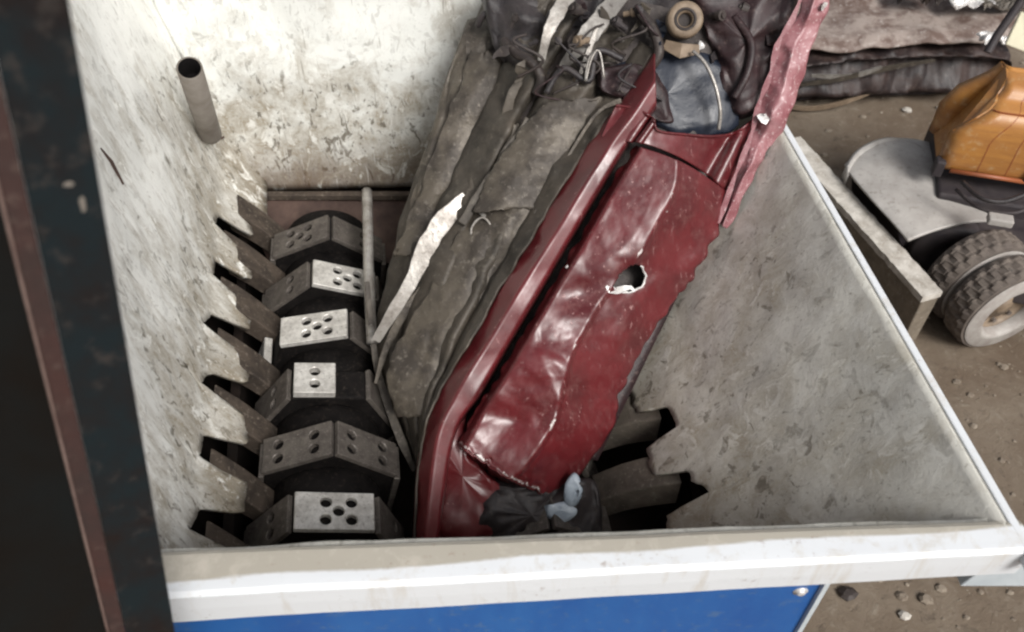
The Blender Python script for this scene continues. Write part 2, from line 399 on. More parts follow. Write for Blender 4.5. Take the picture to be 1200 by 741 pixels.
# blue outer panel, in front of the box below the rim
o_ = .075
BPl = FIl + nl * o_ + Vector((0, 0, -.16)); BPr_t = aty(968, 672, 1.0)
ur = (Vector((0.0, 0, 0)))
# right end of the blue sheet: where the ray through (968,690) meets the sheet's plane
def onsheet(px, py, off=o_):
    d = ray(px, py); p0 = FIl + nl * off; t = (p0 - C0).dot(nl) / d.dot(nl); return C0 + d * t
e = onsheet(966, 690); ulen = (e - FIl).dot(dl)
bl = [FIl + nl * o_ + dl * x for x in (0, ulen)]
zt, zb = zr(-.02), .12
def P(b, z, n_=0): return Vector((b.x, b.y, z)) + nl * n_
m = MB(); m.hexa([P(bl[0], zb, -.02), P(bl[1], zb, -.02), P(bl[1], zb), P(bl[0], zb), P(bl[0], zt, -.02), P(bl[1], zt, -.02), P(bl[1], zt), P(bl[0], zt)])
m.build('front_panel', M['blue'], hp, bevel=.004)
# hem along the blue panel's right end
m = MB(); q = bl[1]
m.box(P(q, (zt + zb) / 2) - dl * .012 + nl * .004, (.022, .03, zt - zb - .02), (dl, nl, Vector((0, 0, 1))))
m.build('panel_hem', M['pale'], hp, bevel=.003)
b = onsheet(938, 693)
m = MB(); m.lathe([(0, .016), (.012, .016), (.018, .012), (.019, .004), (.030, .003), (.030, -.002), (0, -.002)], b, nl, 20)
m.build('bolt', M['brite'], hp, True)
# bracket under the right end of the rim
c = FIr + dl * .02
m = MB()
m.prism([c + Vector((0, 0, -.03)) - dl * .10, c + Vector((0, 0, -.03)) + dl * .16, c + Vector((0, 0, -.30)) + dl * .16, c + Vector((0, 0, -.27)) - dl * .16], nl * .118)
m.build('corner_gusset', M['pale'], hp, bevel=.006)
# short return under the right half of the rim
m = MB(); a = P(bl[1], 0, -.03) + dl * .02; b_ = P(FIr, 0, .045) - dl * .08
m.hexa([P(a, zr(-.34)), P(b_, zr(-.22)), P(b_, zr(-.22), -.02), P(a, zr(-.34), -.02), P(a, zr(-.13)), P(b_, zr(-.13)), P(b_, zr(-.13), -.02), P(a, zr(-.13), -.02)])
m.build('rim_return', M['pale'], hp)
# underframe box
fx = [V(-1.70, 1.86, 0), V(1.05, 2.0, 0), V(.80, 5.3, 0), V(-2.3, 5.25, 0)]
m = MB()
for i in range(4):
    a, b_ = fx[i], fx[(i + 1) % 4]; d = (b_ - a).normalized(); n_ = Vector((d.y, -d.x, 0))
    m.hexa([P(a, .02), P(b_, .02), P(b_, .02) + n_ * .05, P(a, .02) + n_ * .05, P(a, zr(-1.38)), P(b_, zr(-1.38)), P(b_, zr(-1.38)) + n_ * .05, P(a, zr(-1.38)) + n_ * .05])
m.build('underframe', M['dark'], hp)
m = MB(); m.hexa([P(v, .15) for v in fx] + [P(v, .22) for v in fx]); m.build('discharge_floor', M['dark'], hp)
# brown bearing plate below the back wall, tilted forward
m = MB(); yb = 5.10
m.hexa([V(-1.75, 4.62, -1.62), V(.5, 4.72, -1.62), V(.55, 5.16, -1.35), V(-2.0, 5.08, -1.35),
        V(-1.75, 4.60, -1.58), V(.5, 4.70, -1.58), V(.55, 5.13, -1.28), V(-1.99, 5.05, -1.28)])
m.build('bearing_plate', M['pitrust'], hp, bevel=.006)
m = MB(); m.box((-.7, 5.02, zr(-1.265)), (2.6, .05, .05)); m.build('bearing_ledge', M['finger'], hp, bevel=.008)
# side plates of the pit; dark liners give the shade behind the notches
m = MB(); m.hexa([V(-1.5, 1.95, -2), V(-1.44, 1.95, -2), V(-1.96, 5.1, -2), V(-2.02, 5.1, -2), V(-1.5, 1.95, -1.40), V(-1.44, 1.95, -1.40), V(-1.96, 5.1, -1.40), V(-2.02, 5.1, -1.40)])
m.build('pit_side', M['dark'], hp)
m = MB()
a, b_ = RB0 + Vector((.30, .1, 0)), RB1 + Vector((.30, 0, 0))
m.hexa([P(a, .2), P(a + Vector((.04, 0, 0)), .2), P(b_ + Vector((.04, 0, 0)), .2), P(b_, .2), P(a, zr(-.97)), P(a + Vector((.04, 0, 0)), zr(-.97)), P(b_ + Vector((.04, 0, 0)), zr(-.97)), P(b_, zr(-.97))])
m.build('pit_side', M['dark'], hp)
m = MB()
a, b_ = LB0 + Vector((-.24, .1, 0)), LB1 + Vector((-.24, 0, 0))
m.hexa([P(a, .2), P(a + Vector((.04, 0, 0)), .2), P(b_ + Vector((.04, 0, 0)), .2), P(b_, .2), P(a, zr(-.62)), P(a + Vector((.04, 0, 0)), zr(-.62)), P(b_ + Vector((.04, 0, 0)), zr(-.62)), P(b_, zr(-.62))])
m.build('pit_side', M['dark'], hp)
# stripper fingers between the discs: from each side wall down to the spacers
up3 = Vector((0, 0, 1))
for i in range(-1, 6):
    s = (i + .5) * PITCH_D
    base = c_front + AX * s; base.z = RIM
    for side in (-1, 1):
        if side < 0:
            k = (base.y - LB0.y) / (LB1.y - LB0.y); wx = LB0.lerp(LB1, k)
            z0 = -.93; p0 = Vector((wx.x - .03, base.y, zr(z0))); p1 = base + Vector((0, 0, -1.34)) + AR * (-.24)
        else:
            tt = base + AR * .95
            k = (tt.y - RB0.y) / (RB1.y - RB0.y); wx = RB0.lerp(RB1, k)
            if i < 0 or i > 5: continue
            p0 = Vector((wx.x + .10, tt.y, zr(-1.16))); p1 = base + Vector((0, 0, -1.50)) + AR * (1.52)
        wd = .20; h = AX * wd / 2; nn = 8
        m = MB()
        ringf = []
        for j in range(nn + 1):
            f = j / nn; c_ = p0.lerp(p1, f) + Vector((0, 0, .035 * math.sin(f * 3.1) + .006 * fr((i, f * 4, side), 1)))
            ringf.append((c_, wd / 2 * (1 - .12 * f)))
        vs = []
        for c_, hw in ringf:
            vs += [c_ - AX * hw, c_ + AX * hw, c_ + AX * hw - up3 * .22, c_ - AX * hw - up3 * .22]
        fs = [(0, 1, 2, 3), tuple(4 * nn + k for k in (3, 2, 1, 0))]
        for j in range(nn):
            for k in range(4):
                fs.append((4 * j + k, 4 * j + (k + 1) % 4, 4 * j + 4 + (k + 1) % 4, 4 * j + 4 + k))
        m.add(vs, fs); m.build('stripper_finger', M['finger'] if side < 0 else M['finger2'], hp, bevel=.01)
# pipe stub welded in the corner, open at the top
pt, pb = at(222, 80, 5.02), at(246, 156, 5.80)
d = (pt - pb).normalized()
m = MB(); r = .072; Lp = (pt - pb).length
m.lathe([(r * .86, -.02 + .0), (r * .86, Lp), (r, Lp), (r, -.02)], pb, d, 28)
m.lathe([(0, Lp - .25), (r * .86, Lp - .25)], pb, d, 28)
pipe = m.build('pipe_stub', M['pipe'], hp, True)
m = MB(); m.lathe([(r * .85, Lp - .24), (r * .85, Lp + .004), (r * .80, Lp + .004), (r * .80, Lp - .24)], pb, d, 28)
m.lathe([(0, Lp - .16), (r * .84, Lp - .16)], pb, d, 28)  # black disc closing the pipe, in place of the shade inside
m.build('bore_shade', M['bore'], pipe, True)
# dark slot plates: gap beside the pipe, gouge in the left wall, seam of the corner
def strip(name, pts, w0, mat, par, thick=.006, wdir=None, **kw):
    pts = [Vector(p) for p in pts]; m = MB(); vs = []
    for i, p in enumerate(pts):
        t = (pts[min(i + 1, len(pts) - 1)] - pts[max(i - 1, 0)]).normalized()
        vd = (p - C0).normalized() if wdir is None else wdir
        s_ = t.cross(vd).normalized(); ww = w0[i] if isinstance(w0, (list, tuple)) else w0
        n_ = s_.cross(t).normalized()
        vs += [p - s_ * ww / 2, p + s_ * ww / 2, p + s_ * ww / 2 + n_ * thick, p - s_ * ww / 2 + n_ * thick]
    fs = [(0, 1, 2, 3), tuple(4 * (len(pts) - 1) + k for k in (3, 2, 1, 0))]
    for j in range(len(pts) - 1):
        for k in range(4): fs.append((4 * j + k, 4 * j + (k + 1) % 4, 4 * j + 4 + (k + 1) % 4, 4 * j + 4 + k))
    m.add(vs, fs); return m.build(name, mat, par, **kw)
def onplane(px, py, p0, p1, p2, lift=.02):
    p0, p1, p2 = map(Vector, (p0, p1, p2)); n_ = (p1 - p0).cross(p2 - p0).normalized(); d = ray(px, py)
    if n_.dot(C0 - p0) < 0: n_ = -n_
    return C0 + d * ((p0 - C0).dot(n_) / d.dot(n_)) + n_ * lift
lw = lambda x, y, l=.02: onplane(x, y, LB0, LB1, LT1, l)
bw = lambda x, y, l=.02: onplane(x, y, BB0, BB1, BT1, l)
strip('wall_slot', [lw(112, 176), lw(124, 192), lw(139, 218)], [.02, .035, .02], M['pitrust'], hp, .004)
strip('corner_gap', [lw(206, 92, .05), lw(214, 115, .05), lw(222, 138, .05), lw(231, 164, .05)], [.03, .06, .06, .04], M['dark'], hp, .01)
strip('corner_gap', [bw(236, 162, .06), bw(250, 159, .06), bw(264, 156, .05)], [.035, .03, .015], M['pitrust'], hp, .01)
strip('corner_seam', [bw(156, -8, .07), bw(175, 15, .07), bw(190, 45, .06), bw(205, 72, .06)], [.03, .03, .04, .03], M['finger'], hp, .006)

# ------------------------------------------------------------------ rotors
def holed(name, hw, hl, th, holes, mat):
    """a flat plate with real bolt holes; lies in x (around) / y (along shaft)"""
    m = MB(); m.box((0, 0, th / 2), (2 * hw, 2 * hl, th)); me_o = m.build(name, mat)
    me_o.location = (0, 0, 0)
    for v in me_o.data.vertices: pass
    bm = MB()
    for x, y in holes: bm.lathe([(0, -.05), (.030, -.05), (.030, .1), (0, .1)], (x, y, 0), (0, 0, 1), 16)
    cut = bm.build('hole_cutter', mat); cut.location = (sum(h[0] for h in holes) * 0, 0, 0)
    # cutter vertices were re-centred by build(): bring both meshes back to plate space
    def recentre(o, mbb):
        for v, q in zip(o.data.vertices, mbb.v): v.co = q
    recentre(me_o, m); recentre(cut, bm)
    bo = me_o.modifiers.new('b', 'BOOLEAN'); bo.object = cut; bo.operation = 'DIFFERENCE'; bo.solver = 'EXACT'
    be = me_o.modifiers.new('v', 'BEVEL'); be.width = .004; be.segments = 1; be.limit_method = 'ANGLE'
    dg = bpy.context.evaluated_depsgraph_get(); me = bpy.data.meshes.new_from_object(me_o.evaluated_get(dg)); me.name = name
    for o in (me_o, cut): bpy.data.objects.remove(o)
    return me
H5 = [(-.075, .05), (.055, .05), (-.01, 0), (-.075, -.05), (.055, -.05)]
H2 = [(.0, .045), (.0, -.045)]
DW = .20                                 # width of a disc along the shaft
SIDE = RR * 1.0                          # hexagon side
pl5 = holed('cutter_plate', SIDE * .47, DW / 2 + .008, .035, [(x + .03, y) for x, y in H5], M['blade'])
pl5d = holed('cutter_plate', SIDE * .47, DW / 2 + .008, .035, H5, M['bladeshade'])
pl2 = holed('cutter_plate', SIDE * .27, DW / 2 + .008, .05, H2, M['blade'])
pl2d = holed('cutter_plate', SIDE * .45, DW / 2 + .008, .03, [(.04, .045), (.04, -.045)], M['bladeshade'])
pl4 = holed('cutter_plate', SIDE * .47, DW / 2 + .008, .035, [(-.11, .045), (-.11, -.045), (.10, .045), (.10, -.045)], M['bladeshade'])
VARIANT = {'a': pl5, 'b': pl2, 'c': pl5d, 'd': pl2d, 'e': pl4}
def rotor(off, label, spec, cat='cutter shaft', drop=0):
    base = c_front + AR * off; axis_z = zr(ZTOP - RR * .95 - drop)
    o = thing('cutter_rotor', (base.x, base.y, axis_z), label, cat, 'cutter rotors in the hopper')
    A = Vector((base.x, base.y, axis_z)); 
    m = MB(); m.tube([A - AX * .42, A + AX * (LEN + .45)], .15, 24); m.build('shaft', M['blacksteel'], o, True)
    m = MB()
    for i in range(-1, 6):
        a0 = A + AX * (i * PITCH_D + DW / 2 + .004); a1 = A + AX * ((i + 1) * PITCH_D - DW / 2 - .004)
        if i == -1: a0 = A - AX * .30
        Ls = (a1 - a0).length
        mm = MB(); mm.lathe([(.14, 0), (RR * .68, 0), (RR * .70, .012), (RR * .70, Ls - .012), (RR * .68, Ls), (.14, Ls)], a0, AX, 40)
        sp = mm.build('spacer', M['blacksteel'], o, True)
    for i, (ph, plates) in enumerate(spec):
        c_ = A + AX * (i * PITCH_D)
        ring = []
        for k in range(6):
            a = R(ph + 60 * k); rr = RR * .94
            ring.append(c_ + (AR * math.sin(a) + up3 * math.cos(a)) * rr - AX * DW / 2)
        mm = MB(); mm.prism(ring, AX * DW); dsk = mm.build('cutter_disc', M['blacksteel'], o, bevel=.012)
        # plates bolted to the facets
        for k in range(6):
            var = plates[k % len(plates)]
            if var == '-': continue
            a = R(ph + 60 * k + 30); n_ = AR * math.sin(a) + up3 * math.cos(a); t_ = AR * math.cos(a) - up3 * math.sin(a)
            pc = c_ + n_ * (RR * .94 * math.cos(R(30)) + .001)
            if var == 'b': pc = pc - t_ * .08 + n_ * .012
            mt = Matrix((( t_.x, AX.x, n_.x, pc.x - A.x), (t_.y, AX.y, n_.y, pc.y - A.y), (t_.z, AX.z, n_.z, pc.z - A.z), (0, 0, 0, 1)))
            p_ = bpy.data.objects.new('cutter_plate', VARIANT[var]); COL.objects.link(p_); p_.parent = dsk; p_.matrix_local = mt
            ORG[p_] = ORG[o]
    return o
# phase: direction (degrees right of up) of the hexagon's corner where the next facet to the right begins
rotor(0, 'cutter rotor in plain view beside the left wall, its bolted blade plates pale and perforated', [
    (-15, 'adcdcd'), (14, 'ecacde'), (-20, 'bdcdcd'), (-34, 'adcdcb'), (-6, 'adcdcd'), (10, 'ddcdcc')])
rotor(1.18, 'second cutter rotor, mostly buried beneath the red car', [
    (5, 'cdcdcd'), (-22, 'dcdcdc'), (14, 'cdcdcd'), (-10, 'dcdcdc'), (20, 'cdcdcd'), (0, 'dcdcdc')], drop=.30)

# ------------------------------------------------------------------ the red car, standing on end in the hopper
TD = 4.78
car = thing('crushed_car', at(600, 600, 4.9), 'flattened red car standing on end in the hopper, dusty underside turned to the left', 'car')
L0 = [(590, -40), (560, 20), (532, 90), (503, 170), (474, 250), (455, 330), (440, 400), (458, 470), (488, 550), (500, 640)]
L1 = [(770, 60), (735, 112), (705, 150), (668, 205), (630, 270), (590, 335), (553, 400), (515, 462), (494, 530), (486, 640)]
L2 = [(775, 130), (757, 155), (738, 180), (704, 236), (672, 290), (640, 345), (606, 403), (572, 462), (540, 515), (520, 640)]
def lerp2(a, b, f): return (a[0] + (b[0] - a[0]) * f, a[1] + (b[1] - a[1]) * f)
def sm(x): x = min(max(x, 0), 1); return x * x * (3 - 2 * x)
# underbody: folded dusty sheet
def under(u, v):
    a, b = spline(L0, v), spline(L1, v); x, y = lerp2(a, b, u)
    t = 5.42 - .55 * u ** .85 - .05 * v + .04 * math.sin(u * 9 + 2 * v)
    prof_ = [(0, 0), (.16, -.07), (.26, .06), (.30, -.05), (.50, -.07), (.56, .10), (.60, -.03), (.80, -.06), (.87, .05), (.92, -.01), (1, 0)]
    uu = u + .035 * math.sin(v * 5) + .02 * noise.noise(Vector((v * 4, 2, 0)))
    for (a0, b0_), (a1, b1_) in zip(prof_, prof_[1:]):
        if a0 <= uu <= a1: t += b0_ + (b1_ - b0_) * (uu - a0) / (a1 - a0)
    p = (x / 75, y / 75, 0)
    t += .13 * crump(p, 3) + .035 * crump(Vector(p) * 3, 5) + .004 * fr(p, 9)
    return at(x + 3 * fr(p, 2), y, t)
MB().grid(under, 90, 130).build('underbody', M['underdark'], car, True, .012, off=-1)
# stiff torn plates folded over the underside
for k, (Lp_, Rp_, t0_, t1_, mt) in enumerate((
        ([(552, 60), (520, 150), (486, 240), (462, 300)], [(592, 66), (566, 150), (528, 235), (492, 300)], 5.22, 5.30, 'under2'),
        ([(585, 150), (556, 205), (520, 275)], [(620, 142), (606, 200), (560, 262)], 5.05, 5.12, 'under'),
        ([(640, 122), (606, 160), (574, 205), (556, 250)], [(712, 112), (690, 150), (662, 196), (640, 240)], 4.93, 4.97, 'under2'),
        ([(560, 240), (524, 300), (486, 372), (455, 430), (466, 490)], [(668, 196), (632, 254), (580, 336), (530, 410), (502, 488)], 5.02, 5.05, 'under2'))):
    def plate(u, v, Lp_=Lp_, Rp_=Rp_, t0_=t0_, t1_=t1_, k=k):
        a, b = spline(Lp_, v), spline(Rp_, v); x, y = lerp2(a, b, u)
        ed = 5 * noise.noise(Vector((u * 3, v * 9, k * 7))) + 2.5 * noise.noise(Vector((u * 9, v * 26, k * 7)))
        x += ed * (1 if u < .05 or u > .95 else .3); y += ed * (1 if v < .05 or v > .95 else .3)
        t = t0_ + (t1_ - t0_) * v - .03 * math.sin(u * 3.14) - (.10 * u if k == 3 else 0) + .09 * crump((x / 90, y / 90, k), 11 + k, 4) + .02 * crump((x / 28, y / 28, k), 21 + k)
        if u > .93: t += (u - .93) * .7
        return at(x, y, t)
    MB().grid(plate, 34, 60).build('torn_plate', M[mt], car, True, .012, off=-1)
# hidden bulk of the body
def core(u, v):
    a, b = spline(L0, v), spline([(862, 30), (866, 90), (855, 160), (852, 225), (826, 300), (790, 355), (748, 415), (718, 480), (690, 545), (650, 640)], v)
    th = u * 2 * math.pi; cx, cy = lerp2(a, b, .5 + .46 * math.cos(th)); 
    t = 5.22 + .16 * math.cos(th) * -1 + .20 * math.sin(th) + .05 * fr((cx / 100, cy / 100, math.sin(th)), 1.5)
    return at(cx, cy, t)
m = MB(); m.grid(core, 40, 40); m.build('floor_pan', M['junk2'], car, True)

# red sill (strip A)
L1b = [(x - 2, y) for x, y in L1]
def sill(u, v):
    a, b = spline(L1b, v), spline([(x - 7, y - 3) for x, y in L2], v); x, y = lerp2(a, b, u)
    cr = .52 + .06 * math.sin(v * 6)
    t = 4.86 - .15 * min(u / cr, 1) + .03 * max(0, (u - cr) / (1 - cr)) + .14 * sm((u - .90) / .10) + .10 * sm((.05 - u) / .05)
    t += .05 * crump((x / 110, y / 110, 4), 31, 4) + .012 * crump((x / 32, y / 32, 2), 32)
    wear = .35 * sm((v - .72) / .12) + .12 * noise.noise(Vector((x / 30, y / 30, 0)))
    return at(x, y, t), .02 + max(wear, 0)
MB().grid(sill, 26, 120).build('sill', M['red'], car, True, .008, off=-1)

# main red side panel (B)
B2 = [(746, 172), (715, 220), (683, 275), (651, 330), (618, 385), (589, 435), (559, 480), (538, 520)]
B4 = [(852, 226), (838, 275), (812, 322), (785, 358), (756, 402), (728, 455), (712, 510), (655, 582)]
def panel(u, v):
    a, b = spline(B2, v), spline(B4, v); x, y = lerp2(a, b, u)
    y += 8 * math.sin(u * math.pi) * (v - .5) * 2
    cr = .50 + .06 * math.sin(v * 9) + .05 * noise.noise(Vector((v * 7, 1, 0)))           # place of the crease
    if v < .35: cr -= .06 * (1 - v / .35)
    t = 4.66 + .02 * u
    t += .27 * max(0, u - cr) / (1 - cr) * (1 + .2 * (u - cr)) + .025 * max(0, min((u - cr) / .03, 1)) + .05 * max(0, cr - u)                      # right half turns away
    t += .12 * sm((.07 - u) / .07)                                                           # rolled left edge
    # dents
    def dent(pu, pv, su, sv, dd):
        return dd * math.exp(-((u - pu) / su) ** 2 - ((v - pv) / sv) ** 2)
    t += dent(.25, .45, .25, .06, .06) + dent(.30, .66, .28, .05, -.035) + dent(.80, .25, .15, .08, .05) + dent(.57, .36, .13, .06, .06) + dent(.78, .55, .14, .06, -.035) + dent(.25, .86, .25, .05, .05)
    p = Vector((x / 100, y / 100, 0))
    t += .075 * crump(p * 1.0, 41, 4, .8) + .014 * crump(p * 3.2, 42, 5, .8) * (.3 + 1.4 * v) + .0015 * fr(p, 9)
    edge = math.exp(-((u - cr) / .035) ** 2)
    wear = edge * (.68 if .02 < v < 1 else 0) * (.72 + .5 * noise.noise(Vector((v * 16, 0, 5))))
    if u > cr: wear *= .9
    edge2 = math.exp(-((u - cr - .05 * noise.noise(Vector((v * 22, 4, 5)))) / .06) ** 2); wear = max(wear, edge2 * (.25 + .6 * noise.noise(Vector((v * 30, u * 9, 1)))))
    wear = max(wear, .62 * sm((v - .965) / .03), .5 * sm((u - .965) / .03), .5 * dent(.5, .10, .09, .05, 1), .42 * dent(.4, .93, .35, .06, 1), .36 * sm((.03 - u) / .03))
    if u < .02 or u > .98 or v > .98:
        x += 5 * noise.noise(Vector((v * 25, u, 9))); y += 5 * noise.noise(Vector((v * 25, u * 20, 19)))
    return at(x, y, t), .02 + wear
def hole(u, v):
    du = (u - .57) / .115; dv = (v - .375) / .050
    return du * du + dv * dv < 1 + .12 * math.sin(3 * math.atan2(dv, du) + 1) + .10 * math.sin(8 * math.atan2(dv, du))
MB().grid(panel, 90, 170, hole).build('side_panel', M['red'], car, True, .008, off=-1, label='scraped red side panel with a torn hole')
def ret_bottom(u, v):
    p = panel(u, 1)[0]; d_ = (p - C0).normalized()
    return p + d_ * (.42 * v) + Vector((0, .0, -.10)) * v + Vector((.03, .02, .03)) * crump((u * 5, v * 2, 3), 81, 4) * v * 2 + AR * (.5 - u) * .08 * v
MB().grid(ret_bottom, 60, 14).build('panel_end', M['red'], car, True, .01, off=-1)
def ret_side(u, v):
    p = panel(1, u)[0]; d_ = (p - C0).normalized()
    return p + d_ * (.30 * v) + AR * (-.07 * v) + Vector((.03, .02, .03)) * crump((u * 9, v * 2, 3), 82, 4) * v
MB().grid(ret_side, 90, 10).build('panel_edge', M['red'], car, True, .01, off=-1)
# torn bright rim around the hole
pts = []
for k in range(25):
    a = k / 24 * 2 * math.pi; rr = 1 + .06 * math.sin(3 * a + 1) + .05 * math.sin(8 * a)
    u, v = .57 + .117 * rr * math.cos(a), .375 + .051 * rr * math.sin(a)
    pts.append(panel(u, v)[0] + (C0 - panel(u, v)[0]).normalized() * .006)
m = MB(); m.tube((pts[:-1] + pts)[18:34], [.003 + .006 * abs(math.sin(k * 1.3)) for k in range(16)], 6); m.build('torn_edge', M['brite'], car, True)
# white crumpled lower lip of the hole
q = [panel(.42 + .05 * k, .413 + .012 * math.sin(k * 1.2))[0] + (C0 - at(735, 325, 4.7)).normalized() * .012 for k in range(6)]
strip('torn_flap', q, [.012, .03, .036, .03, .02, .008], M['brite'], car, .01)

# rear quarter above the seam: red sheet with scooped upper edge
T_up = [(722, 122), (745, 126), (766, 138), (772, 152), (800, 156), (840, 158), (868, 150), (905, 118)]
T_lo = [(705, 160), (724, 166), (745, 167), (765, 172), (790, 182), (815, 196), (836, 212), (856, 232)]
def quarter(u, v):
    a, b = spline(T_up, u), spline(T_lo, u); x, y = lerp2(a, b, v)
    t = 4.80 - .08 * sm(u / .3) + .30 * sm((u - .35) / .65)
    t += .05 * math.exp(-((u - .27) / .02) ** 2) - .03 * math.exp(-((u - .31) / .02) ** 2) + .05 * math.exp(-((u - .78) / .06) ** 2) - .05 * math.exp(-((u - .88) / .04) ** 2)
    t += .018 * fr((x / 60, y / 60, 8), 1.3) - .03 * sm((.1 - v) / .1)
    wear = .45 * sm((.10 - v) / .1) + .5 * math.exp(-((u - .97) / .04) ** 2)
    return at(x, y, t), .02 + wear
MB().grid(quarter, 80, 24).build('rear_quarter', M['red'], car, True, .008, off=-1)
# backing behind the seams so they read as dark gaps
m = MB(); m.grid(lambda u, v: at(*lerp2(spline([(735, 150), (640, 320), (520, 500)], v), spline([(865, 215), (790, 355), (700, 540)], v), u), 5.10 + .08 * u + .02 * fr((u, v, 1), 4)), 20, 40)
m.build('dark_seam_backing', M['maroon'], car, True, .01, off=-1)
# torn pale red strip running up over the rim
S_l = [(842, 262), (862, 205), (880, 160), (890, 120), (902, 90), (912, 50), (930, 20), (948, -30)]
S_r = [(852, 268), (880, 215), (900, 178), (920, 150), (938, 100), (950, 60), (966, 18), (978, -30)]
def torn(u, v):
    a, b = spline(S_l, v), spline(S_r, v); x, y = lerp2(a, b, u)
    x += (3 + 5 * abs(2 * u - 1)) * noise.noise(Vector((u * 2, v * 12, 3))); 
    t = 5.02 - .05 * (1 - abs(2 * u - 1)) + .13 * crump((u * .8, v * 4, 3), 61, 4) + .015 * crump((u * 2, v * 12, 3), 62, 4) - .25 * v
    wear = .35 + .25 * noise.noise(Vector((u * 3, v * 9, 2)))
    if u < .12 or u > .88: wear += .25
    return at(x, y, t), .02 + max(0, wear)
MB().grid(torn, 20, 110).build('torn_wing', M['pinkmetal'], car, True, .008, off=-1, label='torn pale red wing strip')
strip('wing_edge', [at(*spline(S_l, v), 4.98 - .25 * v) for v in [k / 20 for k in range(21)]], [.012 + .022 * abs(math.sin(k * 2.1)) for k in range(21)], M['pinkmetal'], car, .008)
for (x, y, t, s_) in ((893, 136, 4.86, .034), (963, 8, 4.76, .03), (822, 52, 4.9, .022), (665, 312, 4.70, .012)):
    mm = MB(); pr = [(0, -s_ * .5), (s_ * .6, -s_ * .35), (s_ * .75, 0), (s_ * .45, s_ * .4), (0, s_ * .5)]
    mm.lathe(pr, at(x, y, t), Vector((random.uniform(-1, 1), -1, 1)), 9)
    for v in mm.v: v += Vector((fr(v, 20), fr(v + Vector((3, 0, 0)), 20), fr(v + Vector((0, 3, 0)), 20))) * s_ * 1.1
    mm.build('metal_shard', M['brite'], car)

# lower crumpled ends
def wad(name, outline, t0, depth, mat, seed, nu=26, amp=.06, wearv=0.0, **kw):
    """crumpled closed lump filling a picture outline, with its own thickness"""
    cx = sum(p[0] for p in outline) / len(outline); cy = sum(p[1] for p in outline) / len(outline)
    o2 = outline + [outline[0]]
    def f(u, v):
        x, y = spline(o2, u); k = math.sin(v * math.pi); k = k ** .45
        X, Y = cx + (x - cx) * k, cy + (y - cy) * k
        t = t0 - depth / 2 * math.cos(v * math.pi) 
        q = Vector((X / 45, Y / 45, seed + 3 * v))
        t += amp * .5 * noise.noise(q) + amp * 1.6 * crump(q * .8, seed, 5) + amp * .5 * crump(q * 2.3, seed + 50, 5)
        return at(X + 4 * noise.noise(q * 2 + Vector((9, 0, 0))), Y + 4 * noise.noise(q * 2 + Vector((0, 9, 0))), t), wearv
    m = MB(); m.grid(f, nu * 3, nu); return m.build(name, mat, car, True, **kw)
wad('crumpled_sill_end', [(500, 480), (542, 476), (550, 528), (585, 566), (600, 600), (560, 645), (500, 630), (494, 540)], 4.97, .26, M['red'], 2, wearv=.14)
wad('bumper', [(560, 560), (640, 572), (690, 560), (706, 600), (690, 650), (600, 660), (545, 640), (545, 590)], 4.98, .30, M['junk'], 4, amp=.10)
wad('tail_lamp', [(664, 568), (675, 556), (681, 572), (676, 590), (668, 592), (662, 582)], 4.84, .05, M['cream'], 5, 10, .02)
M['lamp'] = mottled('broken_lamp_plastic', (.45, .52, .58), (.25, .30, .36), 12, .2)
bpy.data.objects['tail_lamp'].data.materials[0] = M['lamp']
wad('lamp_fragment', [(640, 592), (668, 588), (674, 604), (655, 612), (640, 606)], 4.86, .06, M['lamp'], 6, 10, .03)

# upper tangle: dark engine-bay / rear axle parts
wad('plastic_liner', [(700, 85), (760, 62), (830, 60), (858, 90), (862, 150), (800, 160), (770, 150), (745, 120), (715, 112)], 4.99, .16, M['navy'], 11, amp=.025)
wad('boot_well', [(700, 80), (740, 75), (775, 90), (790, 140), (765, 140), (735, 118), (705, 108)], 4.93, .14, M['maroon'], 14, amp=.04)
wad('rear_bulk', [(800, -20), (860, -40), (940, -40), (930, 30), (912, 70), (895, 120), (866, 140), (845, 110), (830, 60)], 5.03, .30, M['maroon'], 12, amp=.09)
wad('axle_bulk', [(560, -20), (640, -50), (740, -50), (820, -30), (830, 40), (770, 90), (700, 95), (640, 105), (600, 90), (575, 40)], 5.20, .30, M['junk'], 13, amp=.12)
wad('folded_floor', [(548, 22), (575, 20), (600, 30), (592, 70), (570, 120), (545, 200), (512, 255), (478, 262), (492, 200), (515, 120)], 5.36, .18, M['under2'], 16, amp=.06)
wad('folded_arch', [(590, 20), (612, -20), (660, -30), (640, 30), (622, 70), (600, 62)], 5.12, .14, M['under2'], 17, amp=.05)
